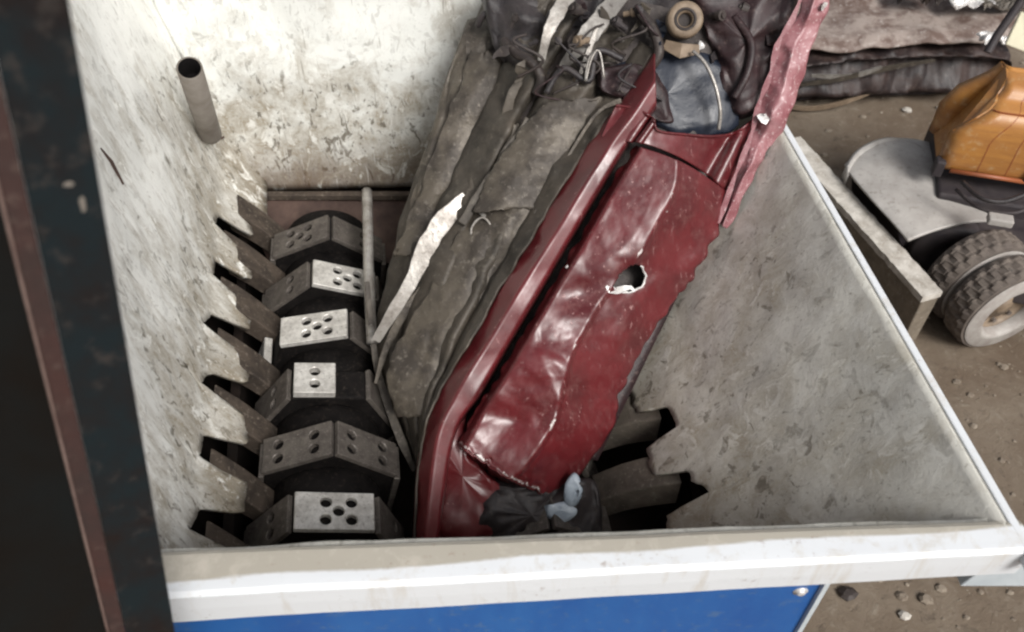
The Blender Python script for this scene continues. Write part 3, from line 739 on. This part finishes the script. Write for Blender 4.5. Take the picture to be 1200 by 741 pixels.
for (pts, wd, mat, nm) in (
    ([(668, -10, 4.9), (652, 18, 4.86), (641, 42, 4.85), (634, 72, 4.9)], [.09, .08, .055, .04], 'bare', 'bent_bracket'),
    ([(735, -15, 4.92), (708, 18, 4.86), (684, 48, 4.86), (658, 80, 4.93)], [.09, .11, .10, .04], 'bare2', 'bent_bracket'),
    ([(700, 30, 4.84), (690, 60, 4.86), (675, 100, 4.9)], [.02, .03, .02], 'bare', 'thin_bracket'),
    ([(618, 85, 5.05), (600, 110, 5.02), (590, 150, 5.08), (573, 190, 5.1)], [.03, .05, .05, .03], 'under', 'torn_flange'),
    ([(655, 125, 4.94), (625, 160, 4.97), (600, 200, 5.0), (585, 240, 5.04)], [.04, .06, .05, .03], 'under', 'torn_flange'),
    ([(728, 118, 4.83), (700, 132, 4.86), (668, 180, 4.90), (630, 245, 4.90), (592, 312, 4.90), (548, 385, 4.92), (512, 440, 4.95)], [.03, .02, .02, .018, .018, .018, .01], 'under2', 'sill_flange'),
    ([(548, 232, 5.05), (520, 258, 5.04), (500, 290, 5.05), (482, 330, 5.07), (458, 370, 5.1), (440, 400, 5.14)], [.09, .11, .11, .085, .07, .05], 'bare', 'bare_rail'),
    ([(500, 330, 5.12), (472, 370, 5.14), (452, 410, 5.18), (440, 450, 5.2)], [.03, .05, .04, .02], 'under2', 'bare_rail'),
    ([(560, 245, 5.0), (575, 265, 4.98), (582, 300, 5.02)], [.025, .025, .02], 'bare', 'thin_bracket'),
    ([(430, 330, 5.4), (440, 420, 5.32), (455, 475, 5.25), (472, 520, 5.2), (486, 552, 5.2)], [.03, .04, .05, .05, .03], 'under2', 'lower_rail'),
    ):
    n_ = 16; pp = [at(*spline(pts, k / n_)) for k in range(n_ + 1)]
    ws = [spline([(x, 0) for x in wd], k / n_)[0] * (1 + .25 * noise.noise(Vector((k * .7, len(pts), wd[0] * 99)))) for k in range(n_ + 1)]
    strip(nm, pp, ws, M[mat], car, .022, bevel=.004)
def tubep(name, pts, r, mat, n_=24, par=car):
    m = MB(); m.tube([at(*spline(pts, k / n_)) for k in range(n_ + 1)], r, 10); return m.build(name, mat, par, True)
tubep('cable', [(812, 60, 4.80), (826, 74, 4.78), (838, 100, 4.78), (844, 130, 4.80), (842, 152, 4.84)], .010, M['bare'])
tubep('hose', [(590, 48, 5.0), (604, 62, 4.95), (622, 72, 4.93), (634, 92, 4.95), (628, 110, 5.0)], .028, M['junk2'])
tubep('hose', [(640, 110, 4.9), (660, 80, 4.86), (690, 95, 4.86), (700, 60, 4.84), (730, 70, 4.86)], .018, M['junk'])
tubep('hose', [(560, 30, 5.2), (566, 18, 5.15), (580, 14, 5.15), (590, 24, 5.18)], .020, M['junk'])
tubep('pipe', [(860, 20, 4.88), (880, 50, 4.84), (876, 85, 4.84), (860, 115, 4.88)], .022, M['maroon'])
tubep('pipe', [(745, 10, 4.9), (765, 35, 4.86), (772, 62, 4.86), (760, 82, 4.9)], .03, M['junk2'])
tubep('brake_line', [(698, 60, 4.8), (692, 72, 4.8), (686, 96, 4.82), (690, 70, 4.81), (702, 60, 4.82), (708, 92, 4.84)], .006, M['bare'])
tubep('brake_line', [(560, 300, 5.02), (552, 270, 4.98), (566, 255, 4.96), (580, 275, 4.97), (584, 312, 5.0)], .007, M['bare'])
hub = at(802, 24, 4.82); hx = (C0 - hub).normalized() + Vector((.1, 0, .15))
m = MB(); m.lathe([(.034, .0), (.040, .05), (.085, .058), (.096, .04), (.098, -.03), (.075, -.08), (.06, -.10)], hub, hx, 32); hb = m.build('wheel_hub', M['tan'], car, True)
m = MB(); m.lathe([(0, .012), (.036, .012)], hub, hx, 24); m.lathe([(.038, .0), (.044, .052), (.058, .060), (.062, .05)], hub, hx, 24); m.build('bearing', M['junk2'], hb, True)
strip('hub_carrier', [at(778, 52, 4.86), at(798, 60, 4.82), at(820, 58, 4.84)], [.05, .08, .05], M['tan'], car, .03, bevel=.004)
# scattered small torn fins in the dark tangle
for k in range(20):
    x, y = random.uniform(585, 930), random.uniform(-25, 110)
    if x < 640 and y > 80: continue
    if 700 < x < 870 and y > 55: continue
    if x > 880 and y > 70: continue
    a = random.uniform(1.6, 2.6) if x < 760 else random.uniform(1.2, 2.2); ln = random.uniform(14, 42)
    t = random.uniform(4.84, 4.98)
    pp = [at(x + math.cos(a) * ln * f + 5 * math.sin(f * 5 + k), y + math.sin(a) * ln * f, t + .04 * math.sin(f * 4 + k)) for f in (0, .25, .5, .75, 1)]
    strip('torn_fin', pp, [.01, random.uniform(.03, .07), random.uniform(.03, .08), random.uniform(.02, .05), .008], M[random.choice(['junk', 'junk2', 'maroon', 'under'] if x < 760 else ['junk', 'maroon', 'maroon', 'navy'])], car, .012)

for (a, b_, hw, mt) in (((620, 140, 4.98), (540, 262, 5.0), .026, 'underdark'),):
    p_, q_ = at(*a), at(*b_); d_ = (q_ - p_).normalized(); e1 = d_.cross((p_ - C0).normalized()).normalized(); e2 = d_.cross(e1)
    m = MB(); K = 14
    for k in range(K):
        f0, f1 = k / K, (k + 1) / K; o0_ = e1 * .02 * crump((f0 * 3, hw * 50, 0), 71, 3) ; o1_ = e1 * .02 * crump((f1 * 3, hw * 50, 0), 71, 3)
        A1, A2 = p_.lerp(q_, f0) + o0_ * 1.5, p_.lerp(q_, f1) + o1_ * 1.5
        if k == 0: ring0 = [A1 + e1 * sx * hw + e2 * sy * hw for sx, sy in ((-1, -1), (1, -1), (1, 1), (-1, 1))]; m.add(ring0, [(0, 1, 2, 3)]); 
        n0 = len(m.v) - 4; m.v += [A2 + e1 * sx * hw + e2 * sy * hw for sx, sy in ((-1, -1), (1, -1), (1, 1), (-1, 1))]; m.a += [0.0] * 4
        m.f += [(n0 + j, n0 + (j + 1) % 4, n0 + 4 + (j + 1) % 4, n0 + 4 + j) for j in range(4)]
    n0 = len(m.v) - 4; m.f.append((n0 + 3, n0 + 2, n0 + 1, n0))
    m.build('frame_rail', M[mt], car, bevel=.006)
# small hard parts in the tangle: bushings, bolts, clips
for k in range(22):
    x, y = random.uniform(590, 780), random.uniform(0, 100)
    if k > 14: x, y = random.uniform(800, 900), random.uniform(0, 100)
    if (730 < x < 860 and y > 52) or (x < 640 and y > 85): continue
    c = at(x, y, random.uniform(4.82, 4.92)); ax_ = Vector((random.uniform(-1, 1), random.uniform(-1, .2), random.uniform(0, 1))).normalized(); q = random.uniform(.012, .035)
    m = MB(); m.lathe([(0, q), (q * .5, q), (q * .5, q * .6), (q, q * .55), (q, -q * .6), (q * .6, -q * .7), (q * .6, -q * 2.4), (0, -q * 2.4)], c, ax_, 14)
    m.build('bushing', M[random.choice(['junk2', 'tan', 'junk', 'bare2'])], car)
for k in range(9):
    x, y = random.uniform(600, 760), random.uniform(-10, 80)
    tubep('wire', [(x, y, 4.84), (x + random.uniform(-30, 30), y + random.uniform(0, 30), 4.80), (x + random.uniform(-50, 40), y + random.uniform(10, 50), 4.84), (x + random.uniform(-50, 20), y + random.uniform(20, 60), 4.92)], random.uniform(.004, .009), M[random.choice(['junk', 'junk2', 'maroon'])])

# loose upright bar between rotor and car
pts = [(430, 224, 5.95), (431, 265, 5.75), (432, 320, 5.6), (434, 365, 5.45), (436, 402, 5.32)]
m = MB(); m.tube([at(*spline(pts, k / 16)) for k in range(17)], .034, 10)
m.build('steel_bar', M['bare'], None, True, label='pale upright steel bar leaning between the cutter rotor and the red car', cat='metal bar')

# ------------------------------------------------------------------ beam close to the camera, at left
BD = Vector((-.216, -.297, -1.61)).normalized()              # down along the beam
p_edge = at(80, 0, 1.5)
nF = -(C0 - p_edge); nF = (C0 - p_edge); nF -= BD * nF.dot(BD); nF.normalize()
SX = BD.cross(nF).normalized()
if SX.x < 0: SX = -SX
bmt = thing('steel_beam', (p_edge.x, p_edge.y, .0), 'dark rusty steel beam close up at the left edge, hiding the hopper corner', 'beam')
top = p_edge - BD * 1.2; bot = p_edge + BD * ((p_edge.z - 0) / -BD.z * 1.0 if BD.z < 0 else 3)
Lb = (bot - top).length
def bar(name, s0, s1, d0, d1, mat):
    m = MB(); a = [top + SX * s + nF * d for s, d in ((s0, d0), (s1, d0), (s1, d1), (s0, d1))]
    m.prism(a, BD * (Lb - .02)); return m.build(name, mat, bmt, bevel=.003)
bar('flange', -.125, 0, -.012, 0, M['beam'])
bar('rust_edge', -.165, -.126, -.012, .001, M['beamrust'])
bar('flange_edge', -.172, -.1655, -.014, .004, M['beamedge'])
bar('web', -.60, -.1725, -.03, -.012, M['beamin'])
bar('side_plate', -.016, -.002, -.16, -.0125, M['beamin'])
pts = []
for nm, (x, y, hgt, wd_) in (('paint_chip', (97, 238, .045, .016)), ('paint_chip', (80, 216, .014, .022))):
    d = ray(x, y); pc = C0 + d * ((p_edge - C0).dot(nF) / d.dot(nF)); mm = MB()
    mm.prism([pc + SX * math.cos(a) * wd_ / 2 * random.uniform(.5, 1.1) + BD * math.sin(a) * hgt / 2 * random.uniform(.6, 1.1) for a in [k * .7 for k in range(9)]], nF * .002)
    mm.build(nm, M['pipe'], bmt)

# ------------------------------------------------------------------ barrier outside the hopper
b0, b1 = atz(1078, 398, 0), None
h = .53
f0 = aty(1105, 342, b0.y); z_top = f0.z
far = atz(938, 160, z_top)
dirb = (far - Vector((f0.x, f0.y, z_top))); dirb.z = 0; Lb2 = dirb.length; dirb.normalize(); nb = Vector((dirb.y, -dirb.x, 0))
m = MB(); o0 = Vector((f0.x, f0.y, 0)) - nb * .17
bar_t = thing('concrete_barrier', (o0.x, o0.y, 0), 'long low slab wall with pale chipped top beside the hopper\'s right rim', 'barrier')
def bf(u, v):  # pale top course
    ring = [(0, z_top - .055), (0, z_top), (.17, z_top), (.17, z_top - .055), (0, z_top - .055)]
    i = int(round(v * 4)); x, z = ring[i]
    p = o0 + dirb * (Lb2 * u) + nb * x + Vector((0, 0, z)); return p + Vector((1, 1, .6)) * .006 * fr((u * 12, x * 9, z), 2)
m.grid(bf, 60, 4); n0 = len(m.v); m.f += [(0, 61, 122, 183), (60, 60 + 61, 60 + 122, 60 + 183)]
m.build('barrier_top', M['concrete'], bar_t)
m = MB(); m.hexa([P(o0, 0) + nb * .02, P(o0, 0) + nb * .15, P(o0, 0) + nb * .15 + dirb * Lb2, P(o0, 0) + nb * .02 + dirb * Lb2,
                  P(o0, z_top - .056) + nb * .01, P(o0, z_top - .056) + nb * .16, P(o0, z_top - .056) + nb * .16 + dirb * Lb2, P(o0, z_top - .056) + nb * .01 + dirb * Lb2])
m.build('barrier_side', M['concside'], bar_t, bevel=.01)

# ------------------------------------------------------------------ orange machine
mx = thing('orange_loader', (3.9, 5.3, 0), 'orange and grey wheeled loading machine with dusty twin wheels, right of the barrier', 'loader')
wheel_c = atz(1182, 366, .39); wax = Vector((.30, -.95, 0)).normalized()
def wheel(c, ax, r, w_, clean=True):
    prof = [(r * .60, 0), (r * .62, .010), (r * .80, .014), (r * .95, .0), (r, -.04), (r, -w_ * .25), (r * .99, -w_ * .27), (r * .99, -w_ * .35), (r, -w_ * .37),
            (r, -w_ * .63), (r * .99, -w_ * .65), (r * .99, -w_ * .73), (r, -w_ * .75), (r, -w_ + .04), (r * .93, -w_), (r * .6, -w_)]
    K_ = 120; m = MB(); m.lathe(prof, c, ax, K_)
    for i, (pr_, ph_) in enumerate(prof):
        if pr_ >= r * .985:
            for j in range(K_):
                if (j + int(-ph_ / w_ * 5)) % 5 < 2:
                    q = m.v[i * K_ + j]; ctr = c + ax * ph_; m.v[i * K_ + j] = ctr + (q - ctr) * .965
    t_ = m.build('wheel', M['rubber'], mx, False)
    m = MB(); m.lathe([(r * .90, .012), (r * .86, .022), (r * .66, .026), (r * .62, .034), (r * .56, .020), (r * .52, -.03), (r * .52, -.05)], c, ax, 40)
    rm = m.build('rim', M['rimm'], t_, True)
    m = MB(); m.lathe([(r * .53, -.045), (r * .50, -.08), (r * .30, -.085), (r * .28, -.06), (r * .17, -.055), (r * .16, -.04), (0, -.04)], c, ax, 40); m.build('wheel_disc', M['tan'], t_, True)
    m = MB(); N = ax.orthogonal().normalized(); B = ax.cross(N)
    for k in range(8):
        a = k * math.pi / 4; m.tube([c + (N * math.cos(a) + B * math.sin(a)) * r * .40 - ax * .085, c + (N * math.cos(a) + B * math.sin(a)) * r * .40 - ax * .055], .018, 6)
    m.build('wheel_nuts', M['rubber'], t_)
    return t_
wheel(wheel_c, wax, .39, .22)
wheel(wheel_c - wax * .28, wax, .39, .22)
side = Vector((-wax.y, wax.x, 0))          # to the right in the picture
# dark wheel under the grey cover and its housing
cc = atz(1108, 300, .55)
m = MB(); m.lathe([(0, .02), (.12, .02), (.14, .04), (.27, .05), (.30, .0), (.30, -.24), (0, -.24)], atz(1112, 300, .36), Vector((-.35, -.93, .1)), 36)
m.build('drive_housing', M['chassis'], mx, True)
# grey cover: sloping dusty sheet with a rounded shoulder
cov = [[(992, 196), (1012, 176), (1046, 166), (1085, 170), (1112, 186)],
       [(996, 206), (1022, 196), (1058, 186), (1092, 190), (1122, 204)],
       [(1018, 232), (1042, 224), (1074, 216), (1106, 218), (1134, 228)],
       [(1042, 258), (1064, 252), (1096, 244), (1126, 244), (1150, 250)],
       [(1064, 284), (1090, 274), (1118, 266), (1142, 262), (1166, 262)]]
zc = [.58, .62, .63, .62, .60]
def cover(u, v):
    row = [spline(r_, u) for r_ in cov]; x, y = spline(row, v); z = spline([(q,) for q in zc], v)[0]
    z += .05 * math.sin(u * math.pi) + .004 * fr((u * 5, v * 5, 0), 1)
    return atz(x, y, z)
MB().grid(cover, 40, 40).build('cover', M['greybody'], mx, True, .03, off=-1)
# raised rounded lip at the back of the cover
pts = [(994, 196, 0), (1004, 180, 0), (1022, 168, 0), (1045, 162, 0), (1070, 166, 0), (1082, 174, 0)]
m = MB(); vs = []
path = [atz(*spline([p[:2] for p in pts], k / 24), .68) for k in range(25)]
for p in path: vs += [p, p + Vector((0, -.06, -.05)), p + Vector((0, -.05, -.16)), p + Vector((0, .06, -.16)), p + Vector((0, .05, -.03))]
fs = [(0, 1, 2, 3, 4), (124, 123, 122, 121, 120)] + [(5 * j + k, 5 * j + (k + 1) % 5, 5 * j + 5 + (k + 1) % 5, 5 * j + 5 + k) for j in range(24) for k in range(5)]
m.add(vs, fs); m.build('cover_lip', M['greybody'], mx, True)
m = MB(); cvp = [cover(0, 0), cover(1, 0), cover(1, 1), cover(0, 1)]
m.hexa([Vector((p.x + .12, p.y, .30)) for p in cvp[:2]] + [Vector((cvp[2].x, cvp[2].y + .15, .30)), Vector((cvp[3].x + .12, cvp[3].y + .25, .30))] + [p - Vector((-.06, 0, .06)) for p in cvp[:2]] + [cvp[2] - Vector((0, -.12, .06)), cvp[3] - Vector((0, -.2, .06))])
m.build('gearbox', M['chassis'], mx)
# frame
A0 = atz(1098, 196, .88); dx = (atz(1190, 210, .88) - A0); dx.z = 0; dx.normalize(); dy = Vector((-dx.y, dx.x, 0))
m = MB(); m.box(A0 + dx * .9 + dy * .35 - up3 * .30, (1.7, 1.0, .34), (dx, dy, up3)); 
m.box(A0 + dx * .95 - dy * .45 - up3 * .36, (1.2, .8, .22), (dx, dy, up3))
m.build('chassis', M['chassis'], mx, bevel=.02)
# orange hood: bulged side, rolled shoulder, falling back to a darker deck
prof = [(-.01, .0), (-.045, .05), (-.06, .18), (-.065, .34), (-.055, .46), (-.02, .52), (.03, .55), (.12, .57), (.17, .62), (.22, .65), (.30, .66), (.36, .66), (.42, .62), (.42, .0)]
def hood(u, v):
    i = v * (len(prof) - 1); q = spline(prof, v)
    s_ = -.01 + .66 * u; r_ = min(s_ + .01, .10); k = 1 - math.sqrt(max(0, 1 - (1 - r_ / .10) ** 2)) if s_ < .09 else 0
    s_ += (1 - u) * .30 * sm((q[1] - .30) / .36)
    return A0 + dx * (s_ + q[1] * -.03) + dy * (q[0] + k * .09) + up3 * (q[1] - .02 * k)
MB().grid(hood, 40, 60).build('hood', M['orange'], mx, True, .02, off=-1)
def hood2(u, v):
    q = spline(prof, v); return A0 + dx * (.67 + .75 * u - q[1] * .03) + dy * (q[0] - .05) + up3 * (q[1] * .99 + .02)
MB().grid(hood2, 10, 60).build('rear_hood', M['orangedark'], mx, True, .02, off=-1)
# end cheek
ring = [A0 + dx * (-.0 - q[1] * .03 + .30 * sm((q[1] - .30) / .36)) + dy * (q[0] + .07) + up3 * q[1] for q in prof]
MB().prism(ring, dx * .02).build('hood_cheek', M['orange'], mx)
a = A0 - dy * .06 + up3 * .03
m = MB(); m.tube([a + dx * .08, a + dx * .62], .018, 8); m.build('trim', M['orangedark'], mx, True)
m = MB()
for k in range(3): 
    a = A0 + dx * (.60 + .018 * k) - dy * .072 + up3 * .04; m.tube([a, a + up3 * .3 - dx * .01, a + up3 * .52 - dx * .015 + dy * .02], .006, 6)
m.build('vent_slats', M['chassis'], mx)
m = MB(); m.box(A0 + dx * .0 - dy * .03 + up3 * .03, (.07, .09, .14), (dx, dy, up3)); m.build('bracket', M['chassis'], mx, bevel=.012)
tubep('roof_post', [(1157, 62, 6.35), (1170, 40, 6.3), (1196, 2, 6.2), (1215, -30, 6.1)], .03, M['chassis'], par=mx)
m = MB(); q = [at(1178, 52, 6.35), at(1202, 62, 6.3), at(1216, 20, 6.3), at(1196, 14, 6.35)]
m.prism(q, Vector((.02, .05, -.02))); m.build('cab_panel', M['cream'], mx, bevel=.01)
tubep('hose', [(1128, 214, 6.55), (1150, 232, 6.4), (1178, 236, 6.35), (1215, 222, 6.3)], .018, M['junk'], par=mx)
tubep('hose', [(1120, 222, 6.6), (1148, 244, 6.5), (1186, 250, 6.42), (1215, 240, 6.4)], .014, M['chassis'], par=mx)
for u_ in (.42, .72):
    strip('panel_seam', [hood(u_, v_) - dy * .001 for v_ in [.05 + .55 * k / 20 for k in range(21)]], .008, M['orangedark'], mx, .004, wdir=dy)
strip('hood_rib', [hood(.03 + .045 * k, .42) - dy * .004 for k in range(21)], .022, M['orangedark'], mx, .006, wdir=dy)
a = atz(1172, 258, .90)
m = MB(); m.box(a, (.17, .09, .06), (dx, dy, up3)); m.build('step', M['greybody'], mx, bevel=.012)

# ------------------------------------------------------------------ crushed dark car on the yard
cd0 = atz(905, 128, 0); cd1 = atz(1165, 116, 0)
dxx = (cd1 - cd0); dxx.z = 0; W = dxx.length; dxx.normalize(); dyy = Vector((-dxx.y, dxx.x, 0))
cc2 = thing('flattened_car', cd0 + dxx * W / 2, 'flattened dark scrap car with a dusty brown-grey roof, lying behind the barrier', 'car')
def fbody(u, v):
    th = v * 2 * math.pi; D_ = 1.35; H_ = .62
    sx = math.cos(th); sz = math.sin(th); e_ = lambda a: math.copysign(abs(a) ** .45, a)
    p = cd0 + dxx * (W * u) + dyy * (D_ / 2 + D_ / 2 * e_(sx)) + up3 * (.02 + H_ / 2 + H_ / 2 * e_(sz))
    q = Vector((u * 8, sx * 1.5, sz * 2.5)); d_ = .22 * crump(q * .7, 91, 5) + .10 * crump(q * 2.2, 92, 5) + .01 * fr(q, 4)
    s_ = math.sin(min(max(u, 0), 1) * math.pi) ** .25
    return p - dyy * sx * d_ * -1 * 1 + up3 * (d_ * .5 - (1 - s_) * H_ * .3 * (1 if sz > 0 else 0)) + dyy * (.1 * math.sin(sz * 9) * (sx < 0))
m = MB(); m.grid(fbody, 90, 64); m.f += [tuple(j * 91 for j in range(64)), tuple(j * 91 + 90 for j in range(64))]
m.build('body', M['crush'], cc2, True)
def froof(u, v):
    p = cd0 + dxx * (-.1 + (W + .2) * u) + dyy * (-.04 + 1.75 * v) + up3 * (.70 + .05 * noise.noise(Vector((u * 6, v * 2, 0))) + .02 * fr((u * 9, v * 5, 3), 1) - .05 * sm((.08 - v) / .08) + .05 * u)
    return p + dyy * (.05 * noise.noise(Vector((u * 9, 0, 4))))
MB().grid(froof, 70, 30).build('roof', M['crushtop'], cc2, True, .02, off=-1)
for (pts, r_, mt) in (([(.05, -.06, .30), (.35, -.10, .36), (.8, -.10, .48), (1.1, -.08, .52)], .022, 'under2'), ([(.0, -.05, .08), (.25, -.1, .05), (.5, -.1, .10), (.75, -.06, .2)], .02, 'tan'),
                   ([(.2, -.09, .42), (.5, -.1, .40), (.7, -.12, .50)], .02, 'bare'), ([(1.2, -.04, .15), (1.7, -.08, .22), (2.2, -.04, .2)], .02, 'junk2')):
    pp = [cd0 + dxx * (x * 1.3) + dyy * y + up3 * z for x, y, z in [spline(pts, k / 14) for k in range(15)]]
    strip('bent_trim', pp, [.02 + .03 * math.sin(k / 14 * 3.1) for k in range(15)], M[mt], cc2, .02, wdir=dyy)
# scraps lying on its roof
def scrap(name, c, sz, mat, label, cat, sd, group=None):
    m = MB()
    def f(u, v):
        x, y = (u - .5) * sz[0], (v - .5) * sz[1]
        return Vector(c) + dxx * x + dyy * y + up3 * (sz[2] * (.5 + noise.noise(Vector((u * 3, v * 3, sd))) + .4 * abs(noise.noise(Vector((u * 8, v * 8, sd))))))
    m.grid(f, 18, 14); return m.build(name, mat, None, False, .015, label=label, cat=cat, group=group)
rt = lambda x, y: atz(x, y, .80)
scrap('scrap_sheet', rt(1130, 6), (.42, .32, .16), M['brite'], 'bright white crumpled sheet on the flattened dark car', 'scrap', 1)
scrap('scrap_lump', rt(1062, 0), (.26, .26, .18), M['junk'], 'small black crumpled lump on the flattened car, left of the white sheet', 'scrap', 2)
scrap('scrap_lump', rt(1085, 6), (.20, .16, .16), M['junk2'], 'dark brown crumpled piece touching the white sheet\'s left side', 'scrap', 5)
scrap('scrap_sheet', rt(1172, 8), (.5, .3, .10), M['under2'], 'grey crumpled sheet on the flattened car, right of the white sheet', 'scrap', 3)
scrap('scrap_sheet', rt(1160, 52), (.22, .16, .10), M['brite'], 'small pale crumpled sheet at the roof edge beside the orange machine', 'scrap', 4)
m = MB(); c = rt(1066, 6) + up3 * .12; m.tube([c + (dxx * math.cos(a) + dyy * math.sin(a) * .6) * .07 for a in [k / 12 * 4.6 for k in range(13)]], .018, 8)
m.build('metal_ring', M['brite'], None, True, label='small curled white metal ring on the flattened dark car', cat='metal ring')

# ------------------------------------------------------------------ rubble on the dirt
m = MB()
def pebble(m, c, s_):
    k = 7; vs = []
    off = Vector((random.random() * 9, random.random() * 9, 0))
    for h_, r_ in ((-.2, .8), (.2, 1.0), (.55, .6)):
        for j in range(k):
            a = 2 * math.pi * j / k; rr = s_ * r_ * (.75 + .4 * random.random())
            vs.append(Vector(c) + Vector((math.cos(a) * rr, math.sin(a) * rr * .8, h_ * s_)))
    fs = [tuple(range(k))[::-1], tuple(range(2 * k, 3 * k))]
    for i in range(2):
        for j in range(k): fs.append((i * k + j, i * k + (j + 1) % k, (i + 1) * k + (j + 1) % k, (i + 1) * k + j))
    m.add(vs, fs)
for k in range(5200):
    x, y = random.uniform(1.4, 6.5), random.uniform(.6, 8.5)
    if random.random() > .35 + .6 * noise.noise(Vector((x * 1.1, y * 1.1, 3))) + .25: continue
    pebble(m, (x, y, 0), .006 + .035 * random.random() ** 6)
m.build('rubble', M['stone'], None, kind='stuff', label='small stones and scrap crumbs strewn over the brown dirt', cat='rubble')
m = MB(); pebble(m, atz(1112, 572, 0.01), .055); pebble(m, atz(1105, 566, .03), .03)
m.build('concrete_lump', M['concrete'], None, label='white lump lying on the dirt just right of the grey wall\'s rim', cat='stone')
for k, (x, y, s_, mt, lb) in enumerate(((1063, 130, .05, 'concrete', 'small white lump on the dirt in front of the flattened car'), (1100, 127, .035, 'concrete', 'tiny pale lump on the dirt nearest the orange hood'),
                                   (993, 697, .06, 'junk2', 'dark scrap lump on the ground next to the blue panel'), (1085, 703, .05, 'stone', 'brown stone on the ground below the white rim'), (1060, 722, .04, 'concrete', 'pale stone on the ground right of the blue panel'))):
    m = MB(); pebble(m, atz(x, y, .01), s_); m.build('stone', M[mt], None, label=lb, cat='stone')
